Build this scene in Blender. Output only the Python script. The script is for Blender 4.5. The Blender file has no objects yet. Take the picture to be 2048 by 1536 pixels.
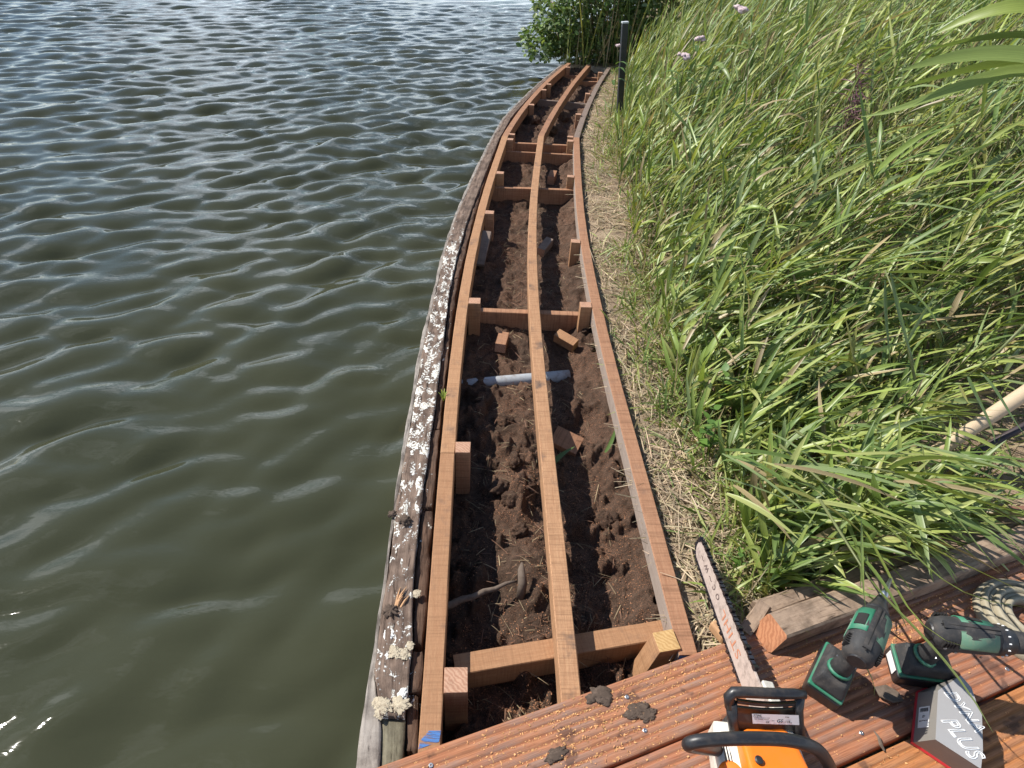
import bpy, bmesh, math, random
import numpy as np
from mathutils import Vector, Matrix
random.seed(7); RNG = np.random.default_rng(11)
R = math.radians
sc = bpy.context.scene
COL = sc.collection

# ---------------------------------------------------------------- camera, sky, sun, exposure
FPX, YH, ROLL, EYE = 1250.0, -175.0, 0.06, 1.35           # lens in photo pixels, horizon row, roll, eye height over the joists
PITCH = math.atan((768 - YH) / FPX)
_F = np.array([0, math.cos(PITCH), -math.sin(PITCH)]); _U0 = np.array([0, math.sin(PITCH), math.cos(PITCH)]); _R0 = np.array([1.0, 0, 0])
_Rr = math.cos(ROLL) * _R0 + math.sin(ROLL) * _U0; _Ur = -math.sin(ROLL) * _R0 + math.cos(ROLL) * _U0
cd = bpy.data.cameras.new('camera'); cam = bpy.data.objects.new('camera', cd); COL.objects.link(cam)
cd.sensor_fit = 'HORIZONTAL'; cd.sensor_width = 36; cd.lens = 36 * FPX / 2048; cd.clip_start = 0.02; cd.clip_end = 2000
M = Matrix.Identity(4)
for i in range(3):
    M[i][0] = _Rr[i]; M[i][1] = _Ur[i]; M[i][2] = -_F[i]
M[0][3], M[1][3], M[2][3] = 0, 0, EYE
cam.matrix_world = M
sc.camera = cam
SUN_EL, SUN_AZ = 47.0, 68.0                                # degrees above the horizon / left of straight ahead (+Y)
w = bpy.data.worlds.new('World'); sc.world = w; w.use_nodes = True
nt = w.node_tree; nt.nodes.clear()
o_ = nt.nodes.new('ShaderNodeOutputWorld'); bg = nt.nodes.new('ShaderNodeBackground')
sky = nt.nodes.new('ShaderNodeTexSky'); sky.sky_type = 'NISHITA'; sky.sun_disc = False
sky.sun_elevation = R(SUN_EL); sky.sun_rotation = R(-SUN_AZ); sky.air_density = 1.3; sky.dust_density = 0.1; sky.ozone_density = 5.0
tc = nt.nodes.new('ShaderNodeTexCoord'); sx_ = nt.nodes.new('ShaderNodeSeparateXYZ'); nt.links.new(tc.outputs['Generated'], sx_.inputs[0])
def wm(op, a, b):                                          # a flat layer of fair-weather clouds, crowding together towards the horizon as such layers do
    m = nt.nodes.new('ShaderNodeMath'); m.operation = op
    for i, v in enumerate((a, b)):
        if hasattr(v, 'is_output'): nt.links.new(v, m.inputs[i])
        else: m.inputs[i].default_value = v
    return m.outputs[0]
zc = wm('MAXIMUM', sx_.outputs[2], 0.0); den = wm('ADD', zc, 0.22)
mp = nt.nodes.new('ShaderNodeCombineXYZ'); nt.links.new(wm('DIVIDE', sx_.outputs[0], den), mp.inputs[0]); nt.links.new(wm('DIVIDE', sx_.outputs[1], den), mp.inputs[1])
cn = nt.nodes.new('ShaderNodeTexNoise'); cn.inputs['Scale'].default_value = 1.9; cn.inputs['Detail'].default_value = 7; cn.inputs['Roughness'].default_value = 0.58
cr = nt.nodes.new('ShaderNodeValToRGB'); cr.color_ramp.elements[0].position = 0.50; cr.color_ramp.elements[1].position = 0.66
mxc = nt.nodes.new('ShaderNodeMix'); mxc.data_type = 'RGBA'; mxc.inputs[7].default_value = (16.0, 17.8, 20.6, 1)
nt.links.new(mp.outputs[0], cn.inputs['Vector']); nt.links.new(wm('ADD', cn.outputs['Fac'], wm('MULTIPLY', wm('SUBTRACT', 0.45, zc), 0.20)), cr.inputs[0])
nt.links.new(cr.outputs[0], mxc.inputs[0]); nt.links.new(sky.outputs[0], mxc.inputs[6]); nt.links.new(mxc.outputs[2], bg.inputs[0])
bg.inputs[1].default_value = 0.085; nt.links.new(bg.outputs[0], o_.inputs[0])
sl = bpy.data.lights.new('sun', 'SUN'); sl.energy = 5.0; sl.angle = R(0.53); sl.color = (1.0, 0.955, 0.88)
sun = bpy.data.objects.new('sun', sl); COL.objects.link(sun)
SDIR = Vector((-math.sin(R(SUN_AZ)) * math.cos(R(SUN_EL)), math.cos(R(SUN_AZ)) * math.cos(R(SUN_EL)), math.sin(R(SUN_EL))))
sun.rotation_euler = SDIR.to_track_quat('Z', 'Y').to_euler(); sun.location = SDIR * 20
sc.view_settings.view_transform = 'Standard'; sc.view_settings.look = 'None'; sc.view_settings.gamma = 1; sc.view_settings.exposure = 0.44
sc.view_settings.use_curve_mapping = False
sc.render.engine = 'CYCLES'; sc.cycles.use_denoising = True; sc.cycles.max_bounces = 6; sc.cycles.transparent_max_bounces = 6

# ---------------------------------------------------------------- measuring: a photo pixel to a point of the place at height z / at a distance
def G(px, py, z=0.0):
    d = _F + (px - 1024) / FPX * _Rr + (768 - py) / FPX * _Ur
    t = (z - EYE) / d[2]
    return np.array([0, 0, EYE]) + t * d
def RAY(px, py, dist):
    d = _F + (px - 1024) / FPX * _Rr + (768 - py) / FPX * _Ur
    return np.array([0, 0, EYE]) + d * (dist / math.hypot(d[0], d[1]))

# ---------------------------------------------------------------- noise in numpy
_T = RNG.random((256, 256))
def vnoise(x, y):
    xi = np.floor(x).astype(int); yi = np.floor(y).astype(int); fx = x - xi; fy = y - yi
    fx = fx * fx * (3 - 2 * fx); fy = fy * fy * (3 - 2 * fy)
    a = _T[xi % 256, yi % 256]; b = _T[(xi + 1) % 256, yi % 256]; c = _T[xi % 256, (yi + 1) % 256]; d = _T[(xi + 1) % 256, (yi + 1) % 256]
    return (a * (1 - fx) + b * fx) * (1 - fy) + (c * (1 - fx) + d * fx) * fy
def fbm(x, y, o=4, g=0.5):
    s = 0; a = 1; n = 0
    for i in range(o):
        s = s + a * (vnoise(x * 2 ** i + 17.3 * i, y * 2 ** i + 5.1 * i) * 2 - 1); n += a; a *= g
    return s / n

# ---------------------------------------------------------------- objects and tags
def tag(o, label=None, cat=None, group=None, kind=None):
    if label: o['label'] = label
    if cat: o['category'] = cat
    if group: o['group'] = group
    if kind: o['kind'] = kind
    return o
def empty(name, loc=(0, 0, 0), mat=None):
    o = bpy.data.objects.new(name, None); COL.objects.link(o); o.empty_display_size = 0.05
    if mat is not None: o.matrix_world = mat
    else: o.location = loc
    return o
def link_mesh(name, me, mat, parent=None, smooth=False):
    o = bpy.data.objects.new(name, me); COL.objects.link(o)
    if mat is not None and len(me.materials) == 0: me.materials.append(mat)
    if parent is not None: o.parent = parent
    if smooth: me.polygons.foreach_set('use_smooth', np.ones(len(me.polygons), bool))
    return o
def np_mesh(name, V, F, uv=None, attrs=None, col=None):
    """V (n,3); F (m,4) quads or (m,3) triangles; uv per vertex; attrs {name: per-vertex float}; col per-vertex rgb"""
    V = np.asarray(V, np.float32); F = np.asarray(F, np.int32); me = bpy.data.meshes.new(name)
    k = F.shape[1]
    me.vertices.add(len(V)); me.vertices.foreach_set('co', V.ravel())
    me.loops.add(F.size); me.loops.foreach_set('vertex_index', F.ravel())
    me.polygons.add(len(F)); me.polygons.foreach_set('loop_start', np.arange(0, F.size, k, dtype=np.int32)); me.polygons.foreach_set('loop_total', np.full(len(F), k, np.int32))
    if uv is not None:
        l = me.uv_layers.new(name='UVMap'); l.data.foreach_set('uv', np.asarray(uv, np.float32)[F.ravel()].ravel())
    for n, a in (attrs or {}).items():
        at = me.attributes.new(n, 'FLOAT', 'POINT'); at.data.foreach_set('value', np.asarray(a, np.float32))
    if col is not None:
        at = me.attributes.new('tint', 'FLOAT_COLOR', 'POINT'); at.data.foreach_set('color', np.concatenate([np.asarray(col, np.float32), np.ones((len(V), 1), np.float32)], 1).ravel())
    me.update(calc_edges=True); me.validate()
    return me
def py_mesh(name, V, F, UV=None):
    me = bpy.data.meshes.new(name); me.from_pydata([tuple(map(float, v)) for v in V], [], F)
    if UV is not None:
        l = me.uv_layers.new(name='UVMap'); k = 0
        for f in UV:
            for c in f: l.data[k].uv = c; k += 1
    me.update(); return me
def grid_faces(nu, nv):
    i = np.arange(nu - 1)[:, None] * nv + np.arange(nv - 1)[None, :]
    return np.stack([i, i + nv, i + nv + 1, i + 1], -1).reshape(-1, 4)

class MB:
    """collects shapes for ONE mesh object, with metre UVs running along each piece"""
    def __init__(s): s.V = []; s.F = []; s.UV = []
    def add(s, V, F, UV=None):
        b = len(s.V); s.V += [tuple(map(float, v)) for v in V]
        for i, f in enumerate(F):
            s.F.append([b + j for j in f]); s.UV.append(UV[i] if UV else [(V[j][0], V[j][1]) for j in f])
    def sweep(s, pts, sec, up=(0, 0, 1), jit=0.0, caps=True, closed=True):
        """sweep a section [(across, up)...] along pts"""
        pts = [np.array(p, float) for p in pts]; n = len(pts); m = len(sec); V = []; arc = 0; U = []
        per = [0]
        for j in range(m): per.append(per[-1] + math.dist(sec[j], sec[(j + 1) % m]))
        up = np.array(up, float)
        for i, p in enumerate(pts):
            t = pts[min(i + 1, n - 1)] - pts[max(i - 1, 0)]; t /= np.linalg.norm(t)
            a = np.cross(t, up); a /= np.linalg.norm(a); u = np.cross(a, t)
            if i: arc += np.linalg.norm(p - pts[i - 1])
            U.append(arc)
            for (x, y) in sec:
                V.append(p + a * (x + random.uniform(-jit, jit)) + u * (y + random.uniform(-jit, jit)))
        F = []; UV = []
        for i in range(n - 1):
            for j in range(m if closed else m - 1):
                k = (j + 1) % m
                F.append([i * m + j, i * m + k, (i + 1) * m + k, (i + 1) * m + j])
                UV.append([(U[i], per[j]), (U[i], per[j + 1]), (U[i + 1], per[j + 1]), (U[i + 1], per[j])])
        if caps and closed:
            F.append([j for j in range(m)][::-1]); UV.append([(sec[j][0], sec[j][1]) for j in range(m)][::-1])
            F.append([(n - 1) * m + j for j in range(m)]); UV.append([(sec[j][0], sec[j][1]) for j in range(m)])
        s.add(V, F, UV)
    def tube(s, pts, rad, k=10, up=(0, 0, 1), caps=True, sq=1.0):
        pts = [np.array(p, float) for p in pts]; n = len(pts)
        rads = rad if hasattr(rad, '__len__') else [rad] * n
        V = []; F = []; UV = []; arc = 0; U = []; up = np.array(up, float); last = None
        for i, p in enumerate(pts):
            t = pts[min(i + 1, n - 1)] - pts[max(i - 1, 0)]; t /= (np.linalg.norm(t) + 1e-9)
            a = np.cross(t, up) if last is None else last - t * (last @ t)
            if np.linalg.norm(a) < 1e-4: a = np.cross(t, [1, 0, 0.1])
            a /= np.linalg.norm(a); last = a; b = np.cross(a, t)
            if i: arc += np.linalg.norm(p - pts[i - 1])
            U.append(arc)
            for j in range(k):
                q = 2 * math.pi * j / k; V.append(p + (a * math.cos(q) + b * math.sin(q) * sq) * rads[i])
        for i in range(n - 1):
            for j in range(k):
                l = (j + 1) % k; F.append([i * k + j, (i + 1) * k + j, (i + 1) * k + l, i * k + l])
                c = 2 * math.pi * rads[i] / k
                UV.append([(U[i], j * c), (U[i + 1], j * c), (U[i + 1], (j + 1) * c), (U[i], (j + 1) * c)])
        if caps:
            F.append(list(range(k))); UV.append([(V[j][0], V[j][1]) for j in range(k)])
            F.append([(n - 1) * k + j for j in range(k)][::-1]); UV.append([(V[(n - 1) * k + j][0], V[(n - 1) * k + j][1]) for j in range(k)][::-1])
        s.add(V, F, UV)
    def prism(s, bot, top):
        n = len(bot); V = list(bot) + list(top)
        F = [list(range(n))[::-1], [n + i for i in range(n)]] + [[i, (i + 1) % n, n + (i + 1) % n, n + i] for i in range(n)]
        s.add(V, F)
    def box(s, c, d, rot=None):
        c = np.array(c, float); h = np.array(d, float) / 2; V = []
        for z in (-1, 1):
            for (x, y) in ((-1, -1), (1, -1), (1, 1), (-1, 1)):
                v = np.array([x * h[0], y * h[1], z * h[2]]); V.append(c + (np.array(rot) @ v if rot is not None else v))
        F = [[3, 2, 1, 0], [4, 5, 6, 7], [0, 1, 5, 4], [1, 2, 6, 5], [2, 3, 7, 6], [3, 0, 4, 7]]
        s.add(V, F, [[(V[j][0] + V[j][2] * .3, V[j][1] + V[j][2]) for j in f] for f in F])
    def lathe(s, prof, k=20, axis='y', c=(0, 0, 0), sx=1.0, sz=1.0):
        """profile [(pos, radius)...] round the y axis"""
        V = []; n = len(prof); F = []
        for (p, r) in prof:
            for j in range(k):
                q = 2 * math.pi * j / k; V.append((c[0] + r * math.cos(q) * sx, c[1] + p, c[2] + r * math.sin(q) * sz))
        for i in range(n - 1):
            for j in range(k):
                l = (j + 1) % k; F.append([i * k + j, i * k + l, (i + 1) * k + l, (i + 1) * k + j])
        F.append(list(range(k))[::-1]); F.append([(n - 1) * k + j for j in range(k)])
        s.add(V, F)
    def build(s, name, mat, parent=None, smooth=False, bevel=0, seg=2, sub=0):
        me = py_mesh(name, s.V, s.F, s.UV)
        o = link_mesh(name, me, mat, parent, smooth)
        if bevel:
            b = o.modifiers.new('b', 'BEVEL'); b.width = bevel; b.segments = seg; b.limit_method = 'ANGLE'; b.angle_limit = R(35); b.harden_normals = False
        if sub:
            u = o.modifiers.new('s', 'SUBSURF'); u.levels = sub; u.render_levels = sub
        return o

def text_mesh(body, size, shear=0.0, outline=0.0, spacing=1.0, align='CENTER', extr=0.0002):
    c = bpy.data.curves.new('t', 'FONT'); c.body = body; c.size = size; c.shear = shear; c.space_character = spacing; c.align_x = align; c.align_y = 'CENTER'
    c.resolution_u = 3
    if outline: c.fill_mode = 'NONE'; c.bevel_depth = outline; c.bevel_resolution = 0
    else: c.extrude = extr
    o = bpy.data.objects.new('t', c); COL.objects.link(o); bpy.context.view_layer.update()
    dg = bpy.context.evaluated_depsgraph_get(); me = bpy.data.meshes.new_from_object(o.evaluated_get(dg))
    bpy.data.objects.remove(o); bpy.data.curves.remove(c); me.materials.clear()
    return me
def frame(o, x, y):
    """4x4 with origin o, x axis along x, z axis along x cross y"""
    x = Vector(x).normalized(); z = x.cross(Vector(y)).normalized(); y = z.cross(x)
    return Matrix(((x[0], y[0], z[0], o[0]), (x[1], y[1], z[1], o[1]), (x[2], y[2], z[2], o[2]), (0, 0, 0, 1)))

# ---------------------------------------------------------------- materials
class NT:
    def __init__(s, name):
        s.m = bpy.data.materials.new(name); s.m.use_nodes = True; s.t = s.m.node_tree; s.t.nodes.clear()
        s.out = s.n('ShaderNodeOutputMaterial'); s.b = s.n('ShaderNodeBsdfPrincipled'); s.l(s.b.outputs[0], s.out.inputs[0])
    def n(s, t, **kw):
        x = s.t.nodes.new(t)
        for k, v in kw.items(): setattr(x, k, v)
        return x
    def l(s, a, b): s.t.links.new(a, b)
    def setin(s, node, key, v):
        i = node.inputs[key]
        if hasattr(v, 'is_output'): s.l(v, i)
        else: i.default_value = v
    def coord(s, kind='UV', scale=(1, 1, 1), rnd=True):
        c = s.n('ShaderNodeTexCoord').outputs[kind]
        mpn = s.n('ShaderNodeMapping'); s.l(c, mpn.inputs[0]); mpn.inputs['Scale'].default_value = scale
        if rnd:
            oi = s.n('ShaderNodeObjectInfo'); ml = s.n('ShaderNodeMath', operation='MULTIPLY'); ml.inputs[1].default_value = 37.0
            s.l(oi.outputs['Random'], ml.inputs[0]); cx = s.n('ShaderNodeCombineXYZ')
            for i in range(3): s.l(ml.outputs[0], cx.inputs[i])
            s.l(cx.outputs[0], mpn.inputs[1])
        return mpn.outputs[0]
    def noise(s, vec, scale, detail=4, rough=0.55, dist=0.0):
        x = s.n('ShaderNodeTexNoise'); s.l(vec, x.inputs['Vector']); x.inputs['Scale'].default_value = scale; x.inputs['Detail'].default_value = detail
        x.inputs['Roughness'].default_value = rough; x.inputs['Distortion'].default_value = dist; return x.outputs['Fac']
    def ramp(s, v, stops):
        x = s.n('ShaderNodeValToRGB'); e = x.color_ramp.elements
        while len(e) < len(stops): e.new(0.5)
        for i, (p, c) in enumerate(stops):
            e[i].position = p; e[i].color = (c, c, c, 1) if not hasattr(c, '__len__') else (*c, 1)
        s.l(v, x.inputs[0]); return x.outputs[0]
    def mix(s, f, a, b, mode='MIX'):
        x = s.n('ShaderNodeMix', data_type='RGBA', blend_type=mode)
        for k, v in ((0, f), (6, a), (7, b)):
            if hasattr(v, 'is_output'): s.l(v, x.inputs[k])
            else: x.inputs[k].default_value = v if k == 0 else (*v, 1)
        return x.outputs[2]
    def math(s, op, a, b=0.5, clamp=False):
        x = s.n('ShaderNodeMath', operation=op, use_clamp=clamp)
        for k, v in ((0, a), (1, b)):
            if hasattr(v, 'is_output'): s.l(v, x.inputs[k])
            else: x.inputs[k].default_value = v
        return x.outputs[0]
    def attr(s, name, out='Fac'):
        x = s.n('ShaderNodeAttribute', attribute_name=name); return x.outputs[out]
    def done(s, col=None, rough=None, bump=None, bs=0.3, bd=0.002, **kw):
        if col is not None: s.setin(s.b, 'Base Color', col if hasattr(col, 'is_output') else (*col, 1))
        if rough is not None: s.setin(s.b, 'Roughness', rough)
        if bump is not None:
            x = s.n('ShaderNodeBump'); x.inputs['Strength'].default_value = bs; x.inputs['Distance'].default_value = bd
            s.l(bump, x.inputs['Height']); s.l(x.outputs[0], s.b.inputs['Normal'])
        for k, v in kw.items(): s.setin(s.b, k.replace('_', ' '), v)
        return s.m

MAT = {}
def wood_new(name, ca, cb, dirt=0.35, saw=0.5, stain=(0.06, 0.055, 0.055)):
    n = NT(name); u = n.coord('UV', (2.2, 30, 30)); g = n.noise(u, 6, 6, 0.62, 0.6)
    u2 = n.coord('UV', (120, 5, 5)); sw = n.noise(u2, 2.0, 3, 0.5)                       # transverse saw marks
    u3 = n.coord('UV', (9, 9, 9)); d = n.noise(u3, 1.4, 6, 0.62)
    c = n.mix(n.ramp(g, [(0.3, 0.0), (0.72, 1.0)]), ca, cb); oi = n.n('ShaderNodeObjectInfo'); c = n.mix(n.math('MULTIPLY', oi.outputs['Random'], 0.45), c, tuple(x * y for x, y in zip(ca, (.72, .66, .66))))
    c = n.mix(n.math('MULTIPLY', n.ramp(sw, [(0.45, 0.0), (0.75, 1.0)]), saw * 0.8), c, tuple(x * 0.42 for x in ca))
    c = n.mix(n.math('MULTIPLY', n.ramp(d, [(0.56, 0.0), (0.74, 1.0)]), dirt), c, stain)
    fine = n.noise(n.coord('UV', (40, 260, 260)), 3, 3, 0.6)
    c = n.mix(n.math('MULTIPLY', n.ramp(fine, [(0.35, 1.0), (0.55, 0.0)]), 0.22), c, tuple(x * 0.35 for x in ca))
    b = n.math('ADD', n.math('MULTIPLY', sw, 0.7), g)
    return n.done(c, 0.78, b, 0.35, 0.0012, Specular_IOR_Level=0.25)
MAT['joist'] = wood_new('fresh_hardwood', (0.36, 0.185, 0.092), (0.48, 0.275, 0.145), 0.5)
MAT['joist_dirty'] = wood_new('smudged_hardwood', (0.35, 0.18, 0.092), (0.47, 0.27, 0.145), 0.95, 0.7, (0.075, 0.06, 0.055))
MAT['joist_b'] = wood_new('fresh_hardwood_rose', (0.325, 0.16, 0.088), (0.44, 0.245, 0.14), 0.4, 0.8)
MAT['joist_grey'] = wood_new('greyed_hardwood', (0.20, 0.15, 0.12), (0.33, 0.25, 0.20), 0.6, 0.3)
MAT['joist_grey2'] = wood_new('greyed_inner_face', (0.30, 0.235, 0.19), (0.43, 0.35, 0.29), 0.35, 0.15, (0.16, 0.11, 0.08))
def end_grain(name, ca, cb):
    n = NT(name); v = n.coord('UV', (1, 1, 1)); wv = n.n('ShaderNodeTexWave', wave_type='RINGS', rings_direction='Z')
    mpn = n.n('ShaderNodeMapping'); n.l(v, mpn.inputs[0]); mpn.inputs['Location'].default_value = (0.06, 0.09, 0); n.l(mpn.outputs[0], wv.inputs['Vector'])
    wv.inputs['Scale'].default_value = 38; wv.inputs['Distortion'].default_value = 6.0; wv.inputs['Detail'].default_value = 3; wv.inputs['Detail Scale'].default_value = 2
    d = n.noise(v, 30, 5); c = n.mix(wv.outputs['Fac'], ca, cb); c = n.mix(n.ramp(d, [(0.5, 0.0), (0.8, 0.6)]), c, tuple(x * .45 for x in ca))
    return n.done(c, 0.8, wv.outputs['Fac'], 0.3, 0.0008, Specular_IOR_Level=0.2)
MAT['end'] = end_grain('sawn_end_grain', (0.36, 0.19, 0.12), (0.47, 0.285, 0.19))
MAT['cut_end'] = end_grain('reddish_cut_end', (0.34, 0.14, 0.07), (0.45, 0.205, 0.105))
MAT['end_yellow'] = end_grain('sawn_end_grain_yellow', (0.42, 0.25, 0.10), (0.52, 0.34, 0.15))

def deck_mat(name, ca, cb, dirt):
    n = NT(name); u = n.coord('UV', (1.6, 36, 36)); g = n.noise(u, 5, 6, 0.62, 0.5)
    c = n.mix(n.ramp(g, [(0.32, 0.0), (0.7, 1.0)]), ca, cb)
    d = n.noise(n.coord('UV', (5, 11, 11)), 2.0, 7, 0.65)
    rid = n.math('GREATER_THAN', n.attr('ridge'), 0.5)
    dd = n.math('MULTIPLY', n.ramp(d, [(0.38, 0.0), (0.62, 1.0)]), n.math('MULTIPLY', rid, dirt))
    c = n.mix(dd, c, (0.26, 0.175, 0.14))                                             # grey dried mud film on the ridges
    st = n.noise(n.coord('UV', (12, 12, 12)), 1.5, 3, 0.5)
    c = n.mix(n.math('MULTIPLY', n.ramp(st, [(0.60, 0.0), (0.66, 1.0)]), 0.7), c, (0.085, 0.05, 0.04))
    fs = n.noise(n.coord('UV', (7, 300, 300)), 2, 4, .65); c = n.mix(n.math('MULTIPLY', n.ramp(fs, [(0.36, 1.0), (0.56, 0.0)]), 0.45), c, tuple(x * .38 for x in ca))
    return n.done(c, 0.8, n.math('ADD', n.math('ADD', g, fs), n.math('MULTIPLY', d, .6)), 0.4, 0.0012, Specular_IOR_Level=0.15)
MAT['deck_a'] = deck_mat('deck_hardwood_dirty', (0.31, 0.118, 0.060), (0.45, 0.205, 0.105), 0.8)
MAT['deck_b'] = deck_mat('deck_hardwood', (0.30, 0.112, 0.060), (0.43, 0.19, 0.10), 0.65)
MAT['deck_c'] = deck_mat('deck_hardwood_orange', (0.36, 0.135, 0.05), (0.50, 0.22, 0.085), 0.25)

def old_wood(name, ca, cb, guano=True, bmp=0.6):
    n = NT(name); u = n.coord('UV', (3, 34, 34), False); g = n.noise(u, 4, 7, 0.66, 0.8)
    c = n.mix(n.ramp(g, [(0.3, 0.0), (0.7, 1.0)]), ca, cb)
    blot = n.noise(n.coord('UV', (1, 1, 1), False), 16, 6, 0.65); c = n.mix(n.ramp(blot, [(0.42, 0.0), (0.7, 0.75)]), c, (0.03, 0.019, 0.014))
    cr_ = n.ramp(g, [(0.30, 1.0), (0.40, 0.0)]); c = n.mix(n.math('MULTIPLY', cr_, 0.75), c, (0.015, 0.01, 0.008))
    h = n.math('SUBTRACT', n.math('ADD', g, n.math('MULTIPLY', blot, .7)), n.math('MULTIPLY', cr_, .8))
    if guano:
        p = n.noise(n.coord('UV', (0.55, 1.25, 1), False), 34, 8, 0.66, 0.5); p2 = n.noise(n.coord('UV', (1, 1, 1), False), 150, 4, 0.6)
        m_ = n.math('ADD', n.math('ADD', p, n.math('MULTIPLY', n.math('SUBTRACT', p2, 0.5), 0.30)), n.attr('guano'))
        k = n.ramp(m_, [(0.60, 0.0), (0.635, 1.0)])
        crust = n.mix(n.ramp(p2, [(0.42, 0.0), (0.6, 1.0)]), (0.42, 0.37, 0.29), (0.82, 0.80, 0.74))
        c = n.mix(k, c, crust); h = n.math('ADD', h, n.math('MULTIPLY', k, 1.2))
    return n.done(c, 0.85, h, bmp, 0.004, Specular_IOR_Level=0.2)
MAT['old_beam'] = old_wood('rotten_beam', (0.12, 0.080, 0.058), (0.25, 0.178, 0.135))
MAT['old_strip'] = old_wood('rotten_strip', (0.062, 0.036, 0.025), (0.15, 0.09, 0.06), True, 1.0)
MAT['old_plank'] = old_wood('silvered_plank', (0.22, 0.19, 0.165), (0.38, 0.335, 0.29), False)
MAT['old_board'] = old_wood('greenish_board', (0.14, 0.125, 0.08), (0.24, 0.215, 0.15), False)
MAT['old_timber'] = old_wood('weathered_timber', (0.24, 0.165, 0.115), (0.38, 0.28, 0.205), False, 0.4)

def soil_mat():
    n = NT('wet_soil'); o = n.coord('Object', (1, 1, 1), False); a = n.noise(o, 22, 8, 0.7); b = n.noise(o, 170, 6, 0.75); e = n.noise(o, 5, 4, 0.6); s_ = n.noise(o, 420, 3, 0.6)
    c = n.mix(n.ramp(a, [(0.35, 0.0), (0.65, 1.0)]), (0.032, 0.021, 0.015), (0.120, 0.080, 0.058))
    c = n.mix(n.ramp(b, [(0.45, 0.0), (0.75, 0.65)]), c, (0.175, 0.120, 0.085))
    dust = n.math('MULTIPLY', n.ramp(s_, [(0.50, 0.0), (0.60, 1.0)]), n.ramp(e, [(0.36, 0.2), (0.6, 0.95)]))
    c = n.mix(dust, c, (0.29, 0.145, 0.088))
    h = n.math('ADD', n.math('MULTIPLY', a, 1.6), n.math('ADD', b, n.math('MULTIPLY', s_, .4)))
    return n.done(c, 0.88, h, 0.9, 0.012, Specular_IOR_Level=0.12)
MAT['soil'] = soil_mat()
def bank_mat():
    n = NT('straw_littered_ground'); o = n.coord('Object', (1, 1, 1), False); a = n.noise(o, 9, 7, 0.65); b = n.noise(o, 130, 6, 0.7)
    c = n.mix(n.ramp(a, [(0.38, 0.0), (0.62, 1.0)]), (0.15, 0.10, 0.068), (0.33, 0.24, 0.16)); c = n.mix(n.ramp(b, [(0.4, 0.0), (0.7, 0.8)]), c, (0.45, 0.355, 0.24))
    c = n.mix(n.ramp(b, [(0.28, 0.8), (0.42, 0.0)]), c, (0.045, 0.03, 0.018))
    return n.done(c, 0.9, n.math('ADD', a, b), 0.8, 0.008, Specular_IOR_Level=0.15)
MAT['bank'] = bank_mat()
def water_mat():
    n = NT('murky_water'); o = n.coord('Object', (1, 1, 1), False)
    a = n.noise(o, 1.2, 3, 0.5); c = n.mix(n.ramp(a, [(0.3, 0.0), (0.7, 1.0)]), (0.037, 0.039, 0.020), (0.049, 0.050, 0.026))
    o2 = n.coord('Object', (1, 2.2, 1), False); r1 = n.noise(o2, 7, 3, 0.55, 0.4); r2 = n.noise(o2, 19, 2, 0.5, 0.3)
    h = n.math('ADD', r1, n.math('MULTIPLY', r2, 0.28))
    return n.done(c, 0.035, h, 0.08, 0.02, IOR=1.333)
MAT['water'] = water_mat()
def leaf_mat(name, trans=0.35, rough=0.5, vein=True):
    n = NT(name); col = n.attr('tint', 'Color'); oi = n.n('ShaderNodeObjectInfo')
    if vein:
        u = n.coord('UV', (3, 420, 1), False); v = n.noise(u, 1.0, 2, 0.5); col = n.mix(n.math('MULTIPLY', n.ramp(v, [(0.35, 1.0), (0.65, 0.0)]), 0.28), col, (0.0, 0.0, 0.0))
    n.setin(n.b, 'Base Color', col); n.setin(n.b, 'Roughness', rough); n.setin(n.b, 'Specular IOR Level', 0.35)
    tr = n.n('ShaderNodeBsdfTranslucent'); n.l(n.mix(1.0, col, (1.15, 1.1, 0.55), 'MULTIPLY'), tr.inputs[0])
    ms = n.n('ShaderNodeMixShader'); ms.inputs[0].default_value = trans; n.l(n.b.outputs[0], ms.inputs[1]); n.l(tr.outputs[0], ms.inputs[2]); n.l(ms.outputs[0], n.out.inputs[0])
    return n.m
MAT['leaf'] = leaf_mat('reed_leaf', 0.32, 0.38); MAT['broadleaf'] = leaf_mat('broad_leaf', 0.3, 0.45, False); MAT['straw'] = leaf_mat('dry_straw', 0.15, 0.7, False)
def tinted(name):
    n = NT(name); return n.done(n.attr('tint', 'Color'), 0.8, Specular_IOR_Level=0.2)
MAT['chips'] = tinted('sawdust_chips')
def plain(name, col, rough=0.5, dirt=0.3, dcol=(0.22, 0.16, 0.11), metal=0.0, spec=0.5, sc_=30):
    n = NT(name); o = n.coord('Object'); a = n.noise(o, sc_, 7, 0.68); b = n.noise(o, sc_ * 6, 4, 0.6)
    c = n.mix(n.math('MULTIPLY', n.ramp(a, [(0.48, 0.0), (0.72, 1.0)]), dirt), col, dcol); c = n.mix(n.math('MULTIPLY', n.ramp(b, [(0.6, 0.0), (0.8, 1.0)]), dirt), c, dcol)
    return n.done(c, n.ramp(a, [(0.3, rough * 0.8), (0.7, min(1, rough * 1.35))]), b, 0.12, 0.0006, Metallic=metal, Specular_IOR_Level=spec)
MAT['black'] = plain('black_plastic', (0.018, 0.018, 0.02), 0.38, 0.18); MAT['black_matt'] = plain('black_rubber_dusty', (0.026, 0.025, 0.025), 0.7, 0.6, (0.12, 0.10, 0.085))
MAT['orange'] = plain('orange_plastic', (0.80, 0.185, 0.012), 0.35, 0.08); MAT['cream'] = plain('cream_plastic_sooty', (0.62, 0.58, 0.50), 0.45, 0.45, (0.10, 0.07, 0.05))
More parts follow.
